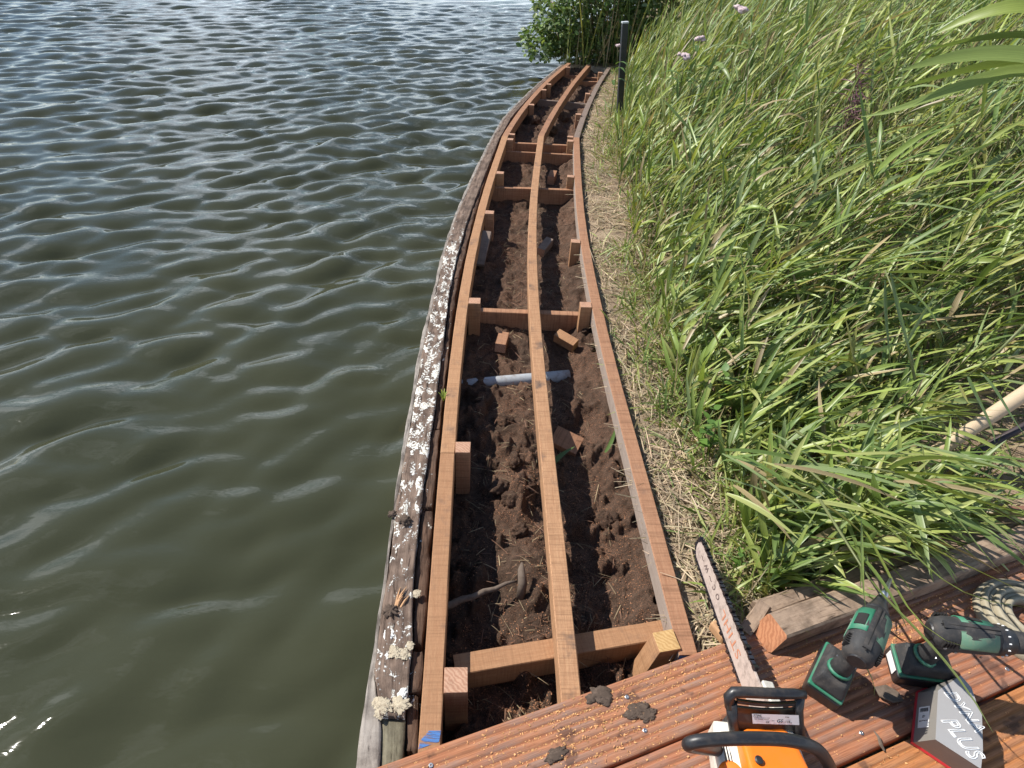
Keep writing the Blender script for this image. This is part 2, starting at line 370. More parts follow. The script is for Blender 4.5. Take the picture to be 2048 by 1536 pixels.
MAT['green'] = plain('green_plastic', (0.03, 0.175, 0.10), 0.5, 0.5, (0.17, 0.18, 0.13)); MAT['green_dusty'] = plain('green_plastic_dusty', (0.10, 0.20, 0.13), 0.65, 0.8, (0.22, 0.21, 0.15))
MAT['steel'] = plain('worn_steel', (0.55, 0.55, 0.55), 0.35, 0.3, (0.2, 0.15, 0.12), 1.0); MAT['bar'] = plain('saw_bar_dusty', (0.52, 0.42, 0.36), 0.6, 0.85, (0.20, 0.145, 0.12), 0.2, .5, 45)
MAT['chain'] = plain('chain_steel', (0.06, 0.06, 0.075), 0.25, 0.15, (0.2, 0.15, 0.1), 0.8); MAT['grey_metal'] = plain('grey_cast_metal', (0.30, 0.29, 0.27), 0.5, 0.4, (0.12, 0.09, 0.07), 0.4)
MAT['label'] = plain('white_label', (0.78, 0.77, 0.75), 0.5, 0.08); MAT['ink'] = plain('black_ink', (0.02, 0.02, 0.02), 0.6, 0.0); MAT['red_ink'] = plain('orange_red_ink', (0.50, 0.20, 0.11), 0.6, 0.2); MAT['scorch'] = plain('scorched_mark', (0.14, 0.10, 0.09), 0.6, 0.4, (0.3, 0.22, 0.18))
MAT['card'] = plain('grey_printed_card', (0.32, 0.31, 0.305), 0.42, 0.06); MAT['card_dark'] = plain('taupe_printed_card', (0.22, 0.205, 0.185), 0.42, 0.06); MAT['red_card'] = plain('red_printed_card', (0.62, 0.035, 0.045), 0.4, 0.05); MAT['print'] = plain('white_print', (0.78, 0.78, 0.77), 0.45, 0.05)
MAT['pipe'] = plain('grey_pvc', (0.36, 0.38, 0.40), 0.5, 0.8, (0.15, 0.10, 0.07)); MAT['post_black'] = plain('black_coated_steel', (0.02, 0.023, 0.028), 0.45, 0.12); MAT['post_cap'] = plain('pale_cap', (0.5, 0.52, 0.54), 0.4, 0.1)
MAT['pole'] = plain('peeled_pole', (0.50, 0.38, 0.25), 0.6, 0.4, (0.34, 0.25, 0.16), 0, .3, 14); MAT['iron'] = plain('dark_iron', (0.045, 0.035, 0.04), 0.55, 0.4, (0.12, 0.07, 0.05), 0.3); MAT['rust'] = plain('rusty_steel', (0.19, 0.085, 0.055), 0.8, 0.4)
MAT['hose'] = plain('pale_hose', (0.31, 0.27, 0.19), 0.6, 0.6, (0.17, 0.135, 0.09)); MAT['blue'] = plain('blue_paint', (0.035, 0.13, 0.42), 0.6, 0.35, (0.3, 0.2, 0.12), 0, .3, 90)
MAT['mud'] = plain('dried_mud', (0.085, 0.062, 0.048), 0.95, 0.7, (0.18, 0.13, 0.10), 0, .05, 90); MAT['bark'] = plain('grey_bark', (0.15, 0.115, 0.09), 0.9, 0.7, (0.06, 0.042, 0.03), 0, .1, 70); MAT['fungus'] = plain('pale_crust', (0.46, 0.39, 0.28), 0.92, 1.0, (0.20, 0.145, 0.10), 0, .1, 140)
MAT['guano'] = plain('white_crust', (0.80, 0.78, 0.73), 0.85, 0.25, (0.4, 0.34, 0.26), 0, .2, 90); MAT['flower'] = plain('pale_pink_petals', (0.52, 0.41, 0.41), 0.7, 0.5, (0.42, 0.25, 0.26), 0, .2, 200); MAT['plume'] = plain('purple_plume', (0.12, 0.055, 0.07), 0.8, 0.3, (0.2, 0.12, 0.1)); MAT['splint'] = plain('fresh_splinter', (0.46, 0.26, 0.13), 0.8, 0.3, (0.2, 0.1, 0.06))
MAT['dark'] = plain('dark_gap', (0.012, 0.01, 0.009), 0.8, 0.0)

# ---------------------------------------------------------------- layout lines of the walkway frame, measured on the joist tops
LEFT_PX = [(864, 1410), (871, 1275), (878, 1163), (885, 1052), (895, 905), (906.5, 788), (915.5, 690), (926, 596), (945.5, 502), (962, 425.6), (983.5, 351), (1011, 270), (1050.5, 208), (1079, 179), (1117, 146), (1136.5, 126)]
MID_PX = [(1140.5, 1390), (1133, 1275), (1122.5, 1166), (1112, 1055), (1099.5, 944), (1088, 853), (1080, 755), (1072.5, 658), (1067, 588), (1065.5, 487), (1067, 413), (1073.5, 339), (1082.5, 271), (1120, 208), (1137, 177), (1163.5, 146), (1178.5, 129)]
RIGHT_PX = [(1377, 1309), (1337, 1163), (1311, 1048), (1266.5, 905), (1236, 788), (1212, 690), (1190, 594), (1170.5, 487.5), (1160.5, 413), (1155, 339), (1153, 274), (1177, 208), (1187, 185), (1208.5, 146), (1219, 133)]
class Line:
    """x as a function of y: a smooth near piece, a kink, a smooth far piece"""
    def __init__(s, px, kink):
        P = np.array([G(x, y, 0) for x, y in px]); s.k = G(*kink, 0)[1]
        near = P[P[:, 1] <= s.k + 1e-3]; far = P[P[:, 1] >= s.k - 1e-3]
        s.pn = np.polyfit(near[:, 1], near[:, 0], 4); xk = np.polyval(s.pn, s.k)
        d = far[:, 1] - s.k; e = far[:, 0] - xk; A = np.stack([d, d * d], 1); s.pf = np.linalg.lstsq(A, e, rcond=None)[0]; s.xk = xk
        s.y0 = near[:, 1].min(); s.y1 = far[:, 1].max()
    def x(s, y):
        y = np.asarray(y, float); yy = np.clip(y, s.y0, s.y1)
        n = np.polyval(s.pn, np.minimum(yy, s.k)); d = np.maximum(yy - s.k, 0); v = n + s.pf[0] * d + s.pf[1] * d * d
        g0 = np.polyval(np.polyder(s.pn), s.y0); de = s.y1 - s.k; g1 = s.pf[0] + 2 * s.pf[1] * de
        return v + np.minimum(y - s.y0, 0) * g0 + np.maximum(y - s.y1, 0) * g1
LL = Line(LEFT_PX, (1011, 270)); LM = Line(MID_PX, (1082.5, 271)); LR = Line(RIGHT_PX, (1153, 274))
YEND = LL.y1
WATER_Z = -0.26

# ---------------------------------------------------------------- water: one sheet to the horizon, real waves near, finer ripple in the material
def spaced(a, b, d0, gr):
    v = [a]; d = d0
    while v[-1] < b: v.append(v[-1] + d); d = d * (1 + gr)
    return np.array(v)
ys = spaced(0.15, 15, 0.013, 0.0042); ys = np.concatenate([ys, spaced(ys[-1] + .1, 700, .12, .05)]); ys = np.concatenate([-spaced(0.0, 60, 0.12, 0.15)[::-1][:-1] + 0.1, ys])
xs = spaced(-1.4, 13, 0.014, 0.0045); xs = -np.concatenate([[-6, -4, -2.5, -1.8], xs, spaced(xs[-1] + .1, 600, .12, .06)])[::-1]
X, Y = np.meshgrid(xs, ys, indexing='ij'); gx = np.gradient(xs)[:, None] + 0 * Y; gy = np.gradient(ys)[None, :] + 0 * X; sp = np.maximum(gx, gy)
Z = np.zeros_like(X); DX = np.zeros_like(X); DY = np.zeros_like(X)
rw = np.random.default_rng(5)
for i in range(130):
    lam = 0.055 * (13.0 ** rw.random()); th = R(-60) + rw.normal(0, 0.42)         # travelling towards the camera, crests running obliquely away to the right
    k = 2 * math.pi / lam; amp = 0.047 * math.exp(-(math.log(lam / .23) / .9) ** 2) / k; ph = rw.random() * 6.283
    fade = np.clip((lam / sp - 2.2) / 2.0, 0, 1)
    a = k * (math.cos(th) * X + math.sin(th) * Y) + ph
    env = 0.55 + 0.9 * vnoise(X * 0.35 + i * 3.1, Y * 0.35 + i * 1.7)
    Z += amp * env * fade * np.sin(a); DX -= 0.8 * amp * env * fade * math.cos(th) * np.cos(a); DY -= 0.8 * amp * env * fade * math.sin(th) * np.cos(a)
calm = 0.62 + 0.38 * np.clip((Y - 0.8) / 2.5, 0, 1); Z *= calm; DX *= calm; DY *= calm
V = np.stack([X + DX, Y + DY, Z + WATER_Z], -1).reshape(-1, 3)
water = link_mesh('water', np_mesh('water', V, grid_faces(len(xs), len(ys))), MAT['water'], smooth=True); tag(water, 'murky green lake water with wind ripples', 'water', kind='structure')

# ---------------------------------------------------------------- soil in the trench between the joists
def soil_z(x, y):
    xl, xr = LL.x(y), LR.x(y); t = (x - xl) / np.maximum(xr - xl, 0.1)
    z = -0.165 + 0.022 * fbm(x * 3.2, y * 3.2, 3) + 0.026 * fbm(x * 10 + 7, y * 10, 4)
    lump = np.maximum(fbm(x * 17 + 3, y * 15 + 9, 4, 0.55) - 0.02, 0); near = np.clip((2.6 - y) / 1.2, 0.35, 1)
    z = z + 0.11 * lump * near
    z = z + 0.050 * np.exp(-((t - 0.42) / 0.13) ** 2) * np.clip((2.0 - y) / 0.5, 0, 1) * np.clip((y - .80) / .25, 0, 1)      # ridge of dug soil left standing
    z = z + 0.055 * np.clip((t - 0.80) / 0.2, 0, 1) * (0.6 + 0.8 * vnoise(x * 9, y * 9)) - 0.02 * np.clip((0.3 - t) / 0.3, 0, 1) * np.clip((1.9 - y) / .5, 0, 1)
    z = z + 0.05 * np.clip((y - 4.6) / 3, 0, 1) + 0.05 * np.maximum(fbm(x * 8, y * 8 + 4, 3), 0) * np.clip((y - 4.2) / .6, 0, 1)
    return z + 0.010 * fbm(x * 38, y * 38, 3) + 0.006 * fbm(x * 85 + 4, y * 85, 2) * np.clip((3.5 - y) / 2, .3, 1)
yy = spaced(0.25, YEND + 0.5, 0.005, 0.0022); tt = np.linspace(-0.06, 1.06, 120)
Yg, Tg = np.meshgrid(yy, tt, indexing='ij'); xl, xr = LL.x(Yg), LR.x(Yg); Xg = xl + (xr - xl) * Tg; Zg = soil_z(Xg, Yg)
Zg = np.where(Tg < -0.02, -0.34, Zg)
soil = link_mesh('soil', np_mesh('soil', np.stack([Xg, Yg, Zg], -1).reshape(-1, 3), grid_faces(len(yy), len(tt))), MAT['soil'], smooth=True)
tag(soil, 'dark dug soil in the trench between the new joists', 'soil', kind='structure')

# ---------------------------------------------------------------- bank: from the right joist to far inland
DECK_A = G(748, 1536, 0.028); DECK_ANG = R(22.4); DD = np.array([math.cos(DECK_ANG), math.sin(DECK_ANG), 0]); DN = np.array([math.sin(DECK_ANG), -math.cos(DECK_ANG), 0])   # along the boards / towards the camera
def bank_z(x, y):
    d = (x - DECK_A[0]) * DN[0] + (y - DECK_A[1]) * DN[1]                                  # > 0 under the deck
    z = -0.045 + 0.014 * fbm(x * 3, y * 3, 4) + 0.006 * fbm(x * 22, y * 22, 3) + 0.05 * np.clip((x - LR.x(y) - 0.3) / 2, 0, 3)
    return np.where(d > 0.0, np.minimum(z, -0.045 - 0.10 * np.clip(d / 0.06, 0, 1)), z)
yb = np.concatenate([-spaced(0.0, 60, 0.2, 0.2)[::-1][:-1] + 0.35, spaced(0.35, 260, 0.018, 0.010)])
tb = np.concatenate([[0.0, 0.004], 0.004 + spaced(0.018, 160, 0.018, 0.045)])
Yg, Tg = np.meshgrid(yb, tb, indexing='ij')
st = LR.x(Yg) + 0.024; far = np.clip((Yg - YEND - 0.05) / 0.3, 0, 1); st = st * (1 - far) + (LL.x(Yg) - 0.06) * far
Xg = st + Tg; Zg = bank_z(Xg, Yg) - 0.03 * far * np.exp(-Tg * 4); Zg = np.where(Tg == 0, -0.5, Zg)
bank = link_mesh('bank_ground', np_mesh('bank_ground', np.stack([Xg, Yg, Zg], -1).reshape(-1, 3), grid_faces(len(yb), len(tb))), MAT['bank'], smooth=True)
tag(bank, 'straw-littered earth of the bank beside the frame', 'ground', kind='structure')

# ---------------------------------------------------------------- old quay edge of weathered timbers
QY = [1536, 1450, 1410, 1353, 1300, 1200, 1125, 1016, 853, 740, 658, 574, 512, 438, 381, 339, 277, 235, 200, 167, 129]
QO = [710, 721, 727, 737, 746, 761, 771, 786, 812, 831, 847, 868, 882, 906, 931, 950, 981, 1006, 1040, 1075, 1122]
QI = [759, 762, 758, 749, 755, 768, 778, 793, 820, 839, 854, 874, 888, 911.5, 936, 955, 986, 1010, 1044, 1078, 1125]
QC = [806, 809, 813, 819, 822, 825, 829, 841, 864, 879, 890, 900, 914, 935, 957, 974, 998.5, 1022, 1053, 1085.5, 1129.5]
QS = [828, 835, 838, 842, 845, 852, 857, 867, 881, 893, 901.5, 914, 928, 947.5, 963.5, 976, 1001, 1024.5, 1055, 1088, 1132]
QG = [-.1, .06, 0.09, 0.03, 0.085, 0.02, 0.03, 0.075, 0.09, 0.10, 0.09, 0.08, 0.12, -.04, -.12, -.12, -.13, -.12, -.10, -.08, -.1]
def quay_rows(cols, z):
    return np.array([G(x, y, z) for x, y in zip(cols, QY)])
def ribbon(name, La, Ra, ya, yb_, z, depth, mat, parent, nv=9, rough=0.004, gbias=0.0, step=0.012, edge=0.004, crown=0.0):
    """a plank between two measured edge lines, from photo row ya (near) to yb_ (far): top face with grain relief, sides and ends"""
    A = quay_rows(La, z); B = quay_rows(Ra, z); q = np.array(QY, float)
    A = np.vstack([A[0] + (A[0] - A[1]) * 6, A]); B = np.vstack([B[0] + (B[0] - B[1]) * 6, B]); q = np.concatenate([[q[0] + (q[0] - q[1]) * 6], q]); gb = np.concatenate([[QG[0]], QG])
    arc = np.concatenate([[0], np.cumsum(np.linalg.norm(np.diff((A + B) / 2, axis=0), axis=1))])
    ra = np.interp(-ya, -q, arc); rb = np.interp(-yb_, -q, arc); L = rb - ra
    s = spaced(ra, rb, step, 0.004); s = s[s < rb - 0.004]; s = np.concatenate([s, [rb]]); n = len(s)
    def at(arr): return np.stack([np.interp(s, arc, arr[:, i]) for i in range(3)], 1)
    a, b = at(A), at(B); gbs = np.interp(s, arc, gb) + gbias
    v = np.linspace(0, 1, nv); T = a[:, None, :] * (1 - v)[None, :, None] + b[:, None, :] * v[None, :, None]
    ac = (b - a); wd = np.linalg.norm(ac, axis=1); acn = ac / wd[:, None]
    ej = edge * fbm(s[:, None] * 14 + z * 991 + np.array([[0.0, 40.0]]), s[:, None] * 0 + 3, 3)
    T[:, 0, :] += acn * ej[:, :1]; T[:, -1, :] += acn * ej[:, 1:]
    vv = v[None, :] * wd[:, None]; SS = s[:, None] + 0 * vv
    T[:, :, 2] += rough * (fbm(SS * 7 + z * 777, vv * 90, 4) + 0.8 * fbm(SS * 28, vv * 40 + z * 333, 3)) - crown * (2 * v[None, :] - 1) ** 4
    low = T[:, [0, -1], :].copy(); low[:, :, 2] -= depth
    T = np.concatenate([low[:, :1], T, low[:, 1:]], 1)
    e0 = T[:1].copy(); e0[:, :, 2] = z - depth; e1 = T[-1:].copy(); e1[:, :, 2] = z - depth; T = np.concatenate([e0, T, e1], 0)
    ue = np.concatenate([[s[0] - depth], s, [s[-1] + depth]]); ve = np.concatenate([[-depth], v * float(wd.mean()), [float(wd.mean()) + depth]])
    UV = np.stack(np.meshgrid(ue, ve, indexing='ij'), -1).reshape(-1, 2) + np.array([z * 50, z * 31]); ge = np.repeat(np.concatenate([[gbs[0]], gbs, [gbs[-1]]])[:, None], nv + 2, 1); ge[:, 0] = ge[:, -1] = -0.3
    me = np_mesh(name, T.reshape(-1, 3), grid_faces(n + 2, nv + 2)[:, ::-1], UV, {'guano': ge.ravel()})
    return link_mesh(name, me, mat, parent, smooth=False)
quay = empty('quay_edge', G(790, 1200, -0.3)); quay.location = (0, 0, 0)
tag(quay, 'old rotten timber quay edge crusted with white bird droppings along the water', 'quay edging')
ribbon('outer_plank', QO, QI, 1900, 129, -0.022, 0.5, MAT['old_plank'], quay, 6, 0.003)['label'] = 'silver-grey split outer plank'
ribbon('beam', QI, QC, 1432, 129, -0.012, 0.4, MAT['old_beam'], quay, 14, 0.0045, 0.0, 0.010, 0.004, 0.0)['label'] = 'dark brown beam spattered with white droppings'
ribbon('beam_stub', QI, [c - 2 for c in QC], 1900, 1439, -0.026, 0.4, MAT['old_board'], quay, 7, 0.002)['label'] = 'short greenish board in the gap of the rotten beam'
for (ya, yb_, dz, gb) in ((1503, 1392, -0.034, -.06), (1386, 1302, -0.026, -.05), (1288, 1024, -0.030, -.07), (1014, 860, -0.024, -.10), (858, 560, -0.028, -.12), (558, 129, -0.024, -.14)):
    ribbon('inner_strip', [c + 2 for c in QC], QS, ya, yb_, dz, 0.35, MAT['old_strip'], quay, 7, 0.006, gb, 0.009, 0.006, 0.002)
_ICO = {}
def lump(name, p, r, mat, parent, fl=0.5, seed=0, sub=3, amp=0.45, rz=0.0, sx=1.0, fq=1.7):
    if sub not in _ICO:
        bm = bmesh.new(); bmesh.ops.create_icosphere(bm, subdivisions=sub, radius=1.0); _ICO[sub] = (np.array([v.co[:] for v in bm.verts]), np.array([[v.index for v in f.verts] for f in bm.faces])); bm.free()
    c, fc_ = _ICO[sub]; o1, o2 = np.random.default_rng(seed).random(2) * 60; m = 1 + amp * fbm(c[:, 0] * fq + c[:, 2] * 1.3 + o1, c[:, 1] * fq - c[:, 2] + o2, 5, .62)
    me = np_mesh(name, np.stack([c[:, 0] * m * r * sx, c[:, 1] * m * r, c[:, 2] * r * fl * (m if fl > .3 else .8 + .2 * m)], 1), fc_); o = link_mesh(name, me, mat, parent, smooth=True); o.location = p; o.rotation_euler = (0, 0, rz); return o
for i, (x, y, r, f_) in enumerate([(766, 1408, .015, .28), (802, 1410, .015, .26), (760, 1424, .009, .3), (790, 1304, .013, .2), (808, 1308, .010, .2), (821, 1291, .008, .3), (832, 1187, .008, .25)]):
    lump('crust', G(x, y, -0.011), r * 1.05, MAT['fungus'], quay, .08, i + 3, 5, 1.1, i * .8, 1.1, 2.2)
for i, (x, y, r) in enumerate([(776, 1270, .009), (805, 1385, .008)]):
    lump('dropping', G(x, y, -0.012), r, MAT['guano'], quay, .05, i + 40, 5, 1.1, i * 1.1, 1.3, 3.0)
lump('mud_tuft', G(808, 1040, -0.006), .013, MAT['mud'], quay, .35, 90, 4, 1.2, 0, 1.2, 3); lump('mud_tuft', G(785, 1028, -0.012), .010, MAT['mud'], quay, .4, 91, 4, 1.2, 0, 1, 3); lump('mud_tuft', G(782, 1222, -0.008), .014, MAT['mud'], quay, .35, 92, 4, 1.2, 0, 1, 3)
for i in range(7):                                                                          # torn fresh splinters in the rotten hole
    b = G(793 + random.uniform(-3, 9), 1208 - random.uniform(-8, 6), -0.014); m_ = MB(); q = b + np.array([random.uniform(-.01, .02), random.uniform(.02, .06), random.uniform(.004, .018)])
    m_.tube([b, (b + q) / 2 + np.array([0, 0, .004]), q], [.004, .003, .0006], 5); m_.build('splinter', MAT['splint'], quay)

# ---------------------------------------------------------------- the new walkway frame: joists, posts, cross beams
frame_o = empty('walkway_frame'); tag(frame_o, 'curved frame of new reddish hardwood joists, posts and cross beams along the water', 'timber frame')
JW, JH = 0.045, 0.072
def sec8(w_, h, c=0.0022): return [(-w_ / 2 + c, 0), (w_ / 2 - c, 0), (w_ / 2, -c), (w_ / 2, -h + c), (w_ / 2 - c, -h), (-w_ / 2 + c, -h), (-w_ / 2, -h + c), (-w_ / 2, -c)]
def joist(line, y0, y1, mat, dz=0.0, label=None):
    n = max(6, int((y1 - y0) / 0.07)); v = np.linspace(y0, y1, n); m_ = MB()
    m_.sweep([(float(line.x(a)), a, dz + 0.0012 * math.sin(a * 5 + y0)) for a in v], sec8(JW, JH), jit=0.0005); o = m_.build('joist', mat, frame_o); 
    if label: o['label'] = label
    return o
def Yp(px, py): return float(G(px, py, 0)[1])
j1 = Yp(890, 906); j2 = Yp(1011, 272)
joist(LL, 0.2, j1 - .001, MAT['joist'], label='near waterside joist'); joist(LL, j1 + .001, j2, MAT['joist'], 0.0); joist(LL, j2 + .002, YEND, MAT['joist_b'], 0.0)
k2 = Yp(1082, 272); joist(LM, 0.25, k2, MAT['joist_dirty'], label='long middle joist'); joist(LM, k2 + .002, LM.y1, MAT['joist_b'])
r0 = Yp(1377, 1309); r2 = Yp(1153, 275); o = joist(LR, r0, r2, MAT['joist_b'], label='long landside joist with greyed inner face'); o.data.materials.append(MAT['joist_grey2'])
for i, f in enumerate(o.data.polygons):
    if len(f.vertices) == 4 and i % 8 == 6: f.material_index = 1
joist(LR, r2 + .002, LR.y1, MAT['joist_grey'], -.012)
def slab(name, c, d, yaw, mat, parent, lean=(0, 0), top_mat=None, jit=.0012, bevel=.0015):
    """block hanging down from its top centre c with size d; lean = tilt of the foot in x and y per metre"""
    ca, sa = math.cos(yaw), math.sin(yaw); V = []
    for z, s in ((-d[2], 1), (0, 1)):
        for (x, y) in ((-1, -1), (1, -1), (1, 1), (-1, 1)):
            lx, ly = x * d[0] / 2 + random.uniform(-jit, jit), y * d[1] / 2 + random.uniform(-jit, jit)
            V.append((c[0] + lx * ca - ly * sa + lean[0] * -z, c[1] + lx * sa + ly * ca + lean[1] * -z, c[2] + z + random.uniform(-jit, jit)))
    F = [[3, 2, 1, 0], [4, 5, 6, 7], [0, 1, 5, 4], [1, 2, 6, 5], [2, 3, 7, 6], [3, 0, 4, 7]]; w1, w2, h = d; UV = [[(0, 0), (w1, 0), (w1, w2), (0, w2)], [(0, 0), (w1, 0), (w1, w2), (0, w2)]]
    for e in (w1, w2, w1, w2): UV.append([(0, 0), (0, e), (h, e), (h, 0)])
    me = py_mesh(name, V, F, UV); me.materials.append(mat); me.materials.append(top_mat or MAT['end']); me.polygons[1].material_index = 1
    o = link_mesh(name, me, None, parent); b = o.modifiers.new('b', 'BEVEL'); b.width = bevel; b.segments = 2; b.limit_method = 'ANGLE'
    return o
def tang(line, y): return math.atan2(0.02, float(line.x(y + .01) - line.x(y - .01))) - math.pi / 2
LEFT_POSTS = [(912, 1359, .052, .056), (926.5, 894, .047, .05), (950, 601, .05, .05), (979, 424, .048, .045), (1000, 345, .048, .045), (1021.5, 278, .045, .05), (1024.5, 268, .045, .04), (1064, 209, .045, .05), (1088.5, 179, .045, .045), (1100.5, 168, .04, .05), (1136, 134, .045, .05)]
for (x, y, a, b) in LEFT_POSTS:
    p = G(x, y, 0.004); p[0] = float(LL.x(p[1])) + JW / 2 + a / 2 + .001; slab('post', p, (a, b, .45), tang(LL, p[1]) if p[1] < 5 else 0, random.choice([MAT['joist'], MAT['joist_b'], MAT['joist_b']]), frame_o)
RIGHT_POSTS = [(1173, 609, .05, .046), (1153, 482, .047, .042), (1142, 352, .046, .045), (1142, 281, .046, .05), (1142, 273, .046, .035), (1158, 228, .045, .05), (1176, 187, .045, .05), (1203, 145, .045, .05)]
for (x, y, a, b) in RIGHT_POSTS:
    p = G(x, y, 0.004); p[0] = float(LR.x(p[1])) - JW / 2 - a / 2 - .001; slab('post', p, (a, b, .45), tang(LR, p[1]) if p[1] < 5 else 0, random.choice([MAT['joist'], MAT['joist_b']]), frame_o)
p = G(1333, 1281, 0.006); slab('post', p, (.052, .05, .45), R(14), MAT['joist'], frame_o, (-.20, -.03), MAT['end_yellow'])['label'] = 'leaning post with pale yellow sawn top at the deck'
def cross(pa, pb, z, h, w_, mat, over=.05):
    a, b = np.array(pa), np.array(pb); t = (b - a) / np.linalg.norm(b - a); n = max(4, int(np.linalg.norm(b - a) / .06)); m_ = MB()
    m_.sweep([a - t * over + (b - a + 2 * t * over) * i / n for i in range(n + 1)], sec8(w_, h), jit=.0005); return m_.build('cross_beam', mat, frame_o)
ZC = -JH - .001
c1a, c1b = (G(958, 1298, ZC) + G(943, 1347, ZC)) / 2, (G(1319, 1243, ZC) + G(1289, 1281, ZC)) / 2
cross(c1a, c1b, ZC, .075, .052, MAT['joist'], .05)
for (xa, ya, xb, yb_, w_, h, mt) in ((961, 619, 1161, 627, .034, .09, 'joist_b'), (996, 374, 1146, 379, .03, .10, 'joist_b'), (1013, 302, 1145, 309, .022, .11, 'joist_b'), (1029, 285, 1136, 290, .03, .10, 'joist_b'), (1083, 199, 1171, 207, .028, .12, 'joist_grey'), (1128, 149, 1198, 156, .03, .09, 'joist_b'), (1150, 162, 1192, 163, .03, .09, 'joist_b')):
    cross(G(xa, ya, ZC), G(xb, yb_, ZC), ZC, h, w_, MAT[mt], .04)
# blue paint marks on two joist ends
def patch(name, pts, mat, parent, lift=.0015):
    V = [np.array(p) + np.array([0, 0, lift]) for p in pts]; m_ = MB(); m_.add(V, [list(range(len(V)))]); return m_.build(name, mat, parent)
def blue_mark():
    n = NT('blue_paint_smear'); u = n.coord('Object', (18, 150, 60)); a = n.noise(u, 1.0, 4, .6); tr = n.n('ShaderNodeBsdfTransparent'); ms = n.n('ShaderNodeMixShader')
    n.done((0.05, 0.15, 0.38), .7); n.l(n.ramp(a, [(0.40, 0.0), (0.55, 1.0)]), ms.inputs[0]); n.l(tr.outputs[0], ms.inputs[1]); n.l(n.b.outputs[0], ms.inputs[2]); n.l(ms.outputs[0], n.out.inputs[0]); return n.m
MAT['blue_smear'] = blue_mark()
patch('paint_mark', [G(836, 1499, 0), G(878, 1484, 0), G(882, 1462, 0), G(858, 1462, 0), G(842, 1480, 0)], MAT['blue_smear'], frame_o)
pe = np.array([float(LR.x(r0)), r0 - .0015, 0]); m_ = MB(); t_ = .0225
m_.add([pe + (-.021, 0, -.004), pe + (.021, 0, -.004), pe + (.021, 0, -.068), pe + (-.021, 0, -.068)], [[3, 2, 1, 0]]); m_.build('paint_mark', MAT['blue'], frame_o)

# ---------------------------------------------------------------- deck of grooved boards
deck = empty('deck', DECK_A); deck.location = (0, 0, 0); tag(deck, 'reddish grooved hardwood deck strewn with sawdust, tools lying on it', 'deck')
BW, PITCH_B, TH = .1455, .1525, .026
def board(k, s0, s1, mat, ridges=8, gd=.0014):
    prof = [(0, -TH, 0), (0, -.003, 0), (.003, 0, 1)]; pw = (BW - .006) / ridges
    for i in range(ridges):
        x0 = .003 + i * pw
        if i: prof += [(x0 + pw * .02, 0, 1)]
        prof += [(x0 + pw * .60, 0, 1), (x0 + pw * .68, -gd, 0), (x0 + pw * .93, -gd, 0)]
    prof = prof[:-2] + [(BW - .003, 0, 1), (BW, -.003, 0), (BW, -TH, 0)]; prof = np.array(prof); m = len(prof)
    n = 60; s = np.linspace(s0, s1, n); wob = .0012 * np.sin(s * 3 + k * 2)
    P = DECK_A[None, None, :] + DD[None, None, :] * s[:, None, None] + DN[None, None, :] * (prof[None, :, 0:1] + k * PITCH_B + wob[:, None, None]); P = P.copy(); P[:, :, 2] += prof[None, :, 1] + .0006 * np.sin(s * 9 + k)[:, None]
    per = np.concatenate([[0], np.cumsum(np.hypot(np.diff(prof[:, 0]), np.diff(prof[:, 1])))])
    UV = np.stack(np.meshgrid(s + k * 7.3, per + k * 1.9, indexing='ij'), -1).reshape(-1, 2)
    V = P.reshape(-1, 3); F = [list(map(int, f[::-1])) for f in grid_faces(n, m)]
    me = np_mesh('plank', V, np.array(F), UV, {'ridge': np.tile(prof[:, 2], n)})
    bm = bmesh.new(); bm.from_mesh(me); bm.verts.ensure_lookup_table(); bm.faces.new([bm.verts[i] for i in range(m)]); bm.faces.new([bm.verts[(n - 1) * m + i] for i in range(m)][::-1]); bm.to_mesh(me); bm.free()
    return link_mesh('plank', me, mat, deck)
planks = [board(0, -.14, 2.7, MAT['deck_a']), board(1, -.12, 2.7, MAT['deck_b']), board(2, -.1, 2.7, MAT['deck_c']), board(3, -.1, 2.7, MAT['deck_b']), board(4, -.1, 2.7, MAT['deck_a']), board(5, -.1, 2.7, MAT['deck_b'])]
scr = MB(); scr.lathe([(-.004, .0035), (0.0006, .0046), (0.0012, .0036), (0.0012, .0018), (-0.0005, .0016)], 12); sme = py_mesh('screw', scr.V, scr.F, scr.UV)
sme.transform(Matrix.Rotation(R(90), 4, 'X')); sme.materials.append(MAT['steel'])
for (x, y, k) in [(862, 1531, 0), (1254, 1394, 0), (1290, 1461, 0), (1676, 1396, 1), (1723, 1466, 1), (2014, 1338, 1), (1868, 1176, 0), (1960, 1262, 0)]:
    o = bpy.data.objects.new('screw', sme); COL.objects.link(o); o.parent = planks[k]; q = G(x, y, .028); o.location = (q[0], q[1], .0284); o.rotation_euler = (0, 0, random.random() * 3)
for s in (.3, 1.3, 2.3):
    m_ = MB(); a = DECK_A + DD * s + DN * .06 - np.array([0, 0, TH + .002]); m_.sweep([a, a + DN * .9], sec8(.05, .07)); m_.build('bearer', MAT['joist_grey'], deck)

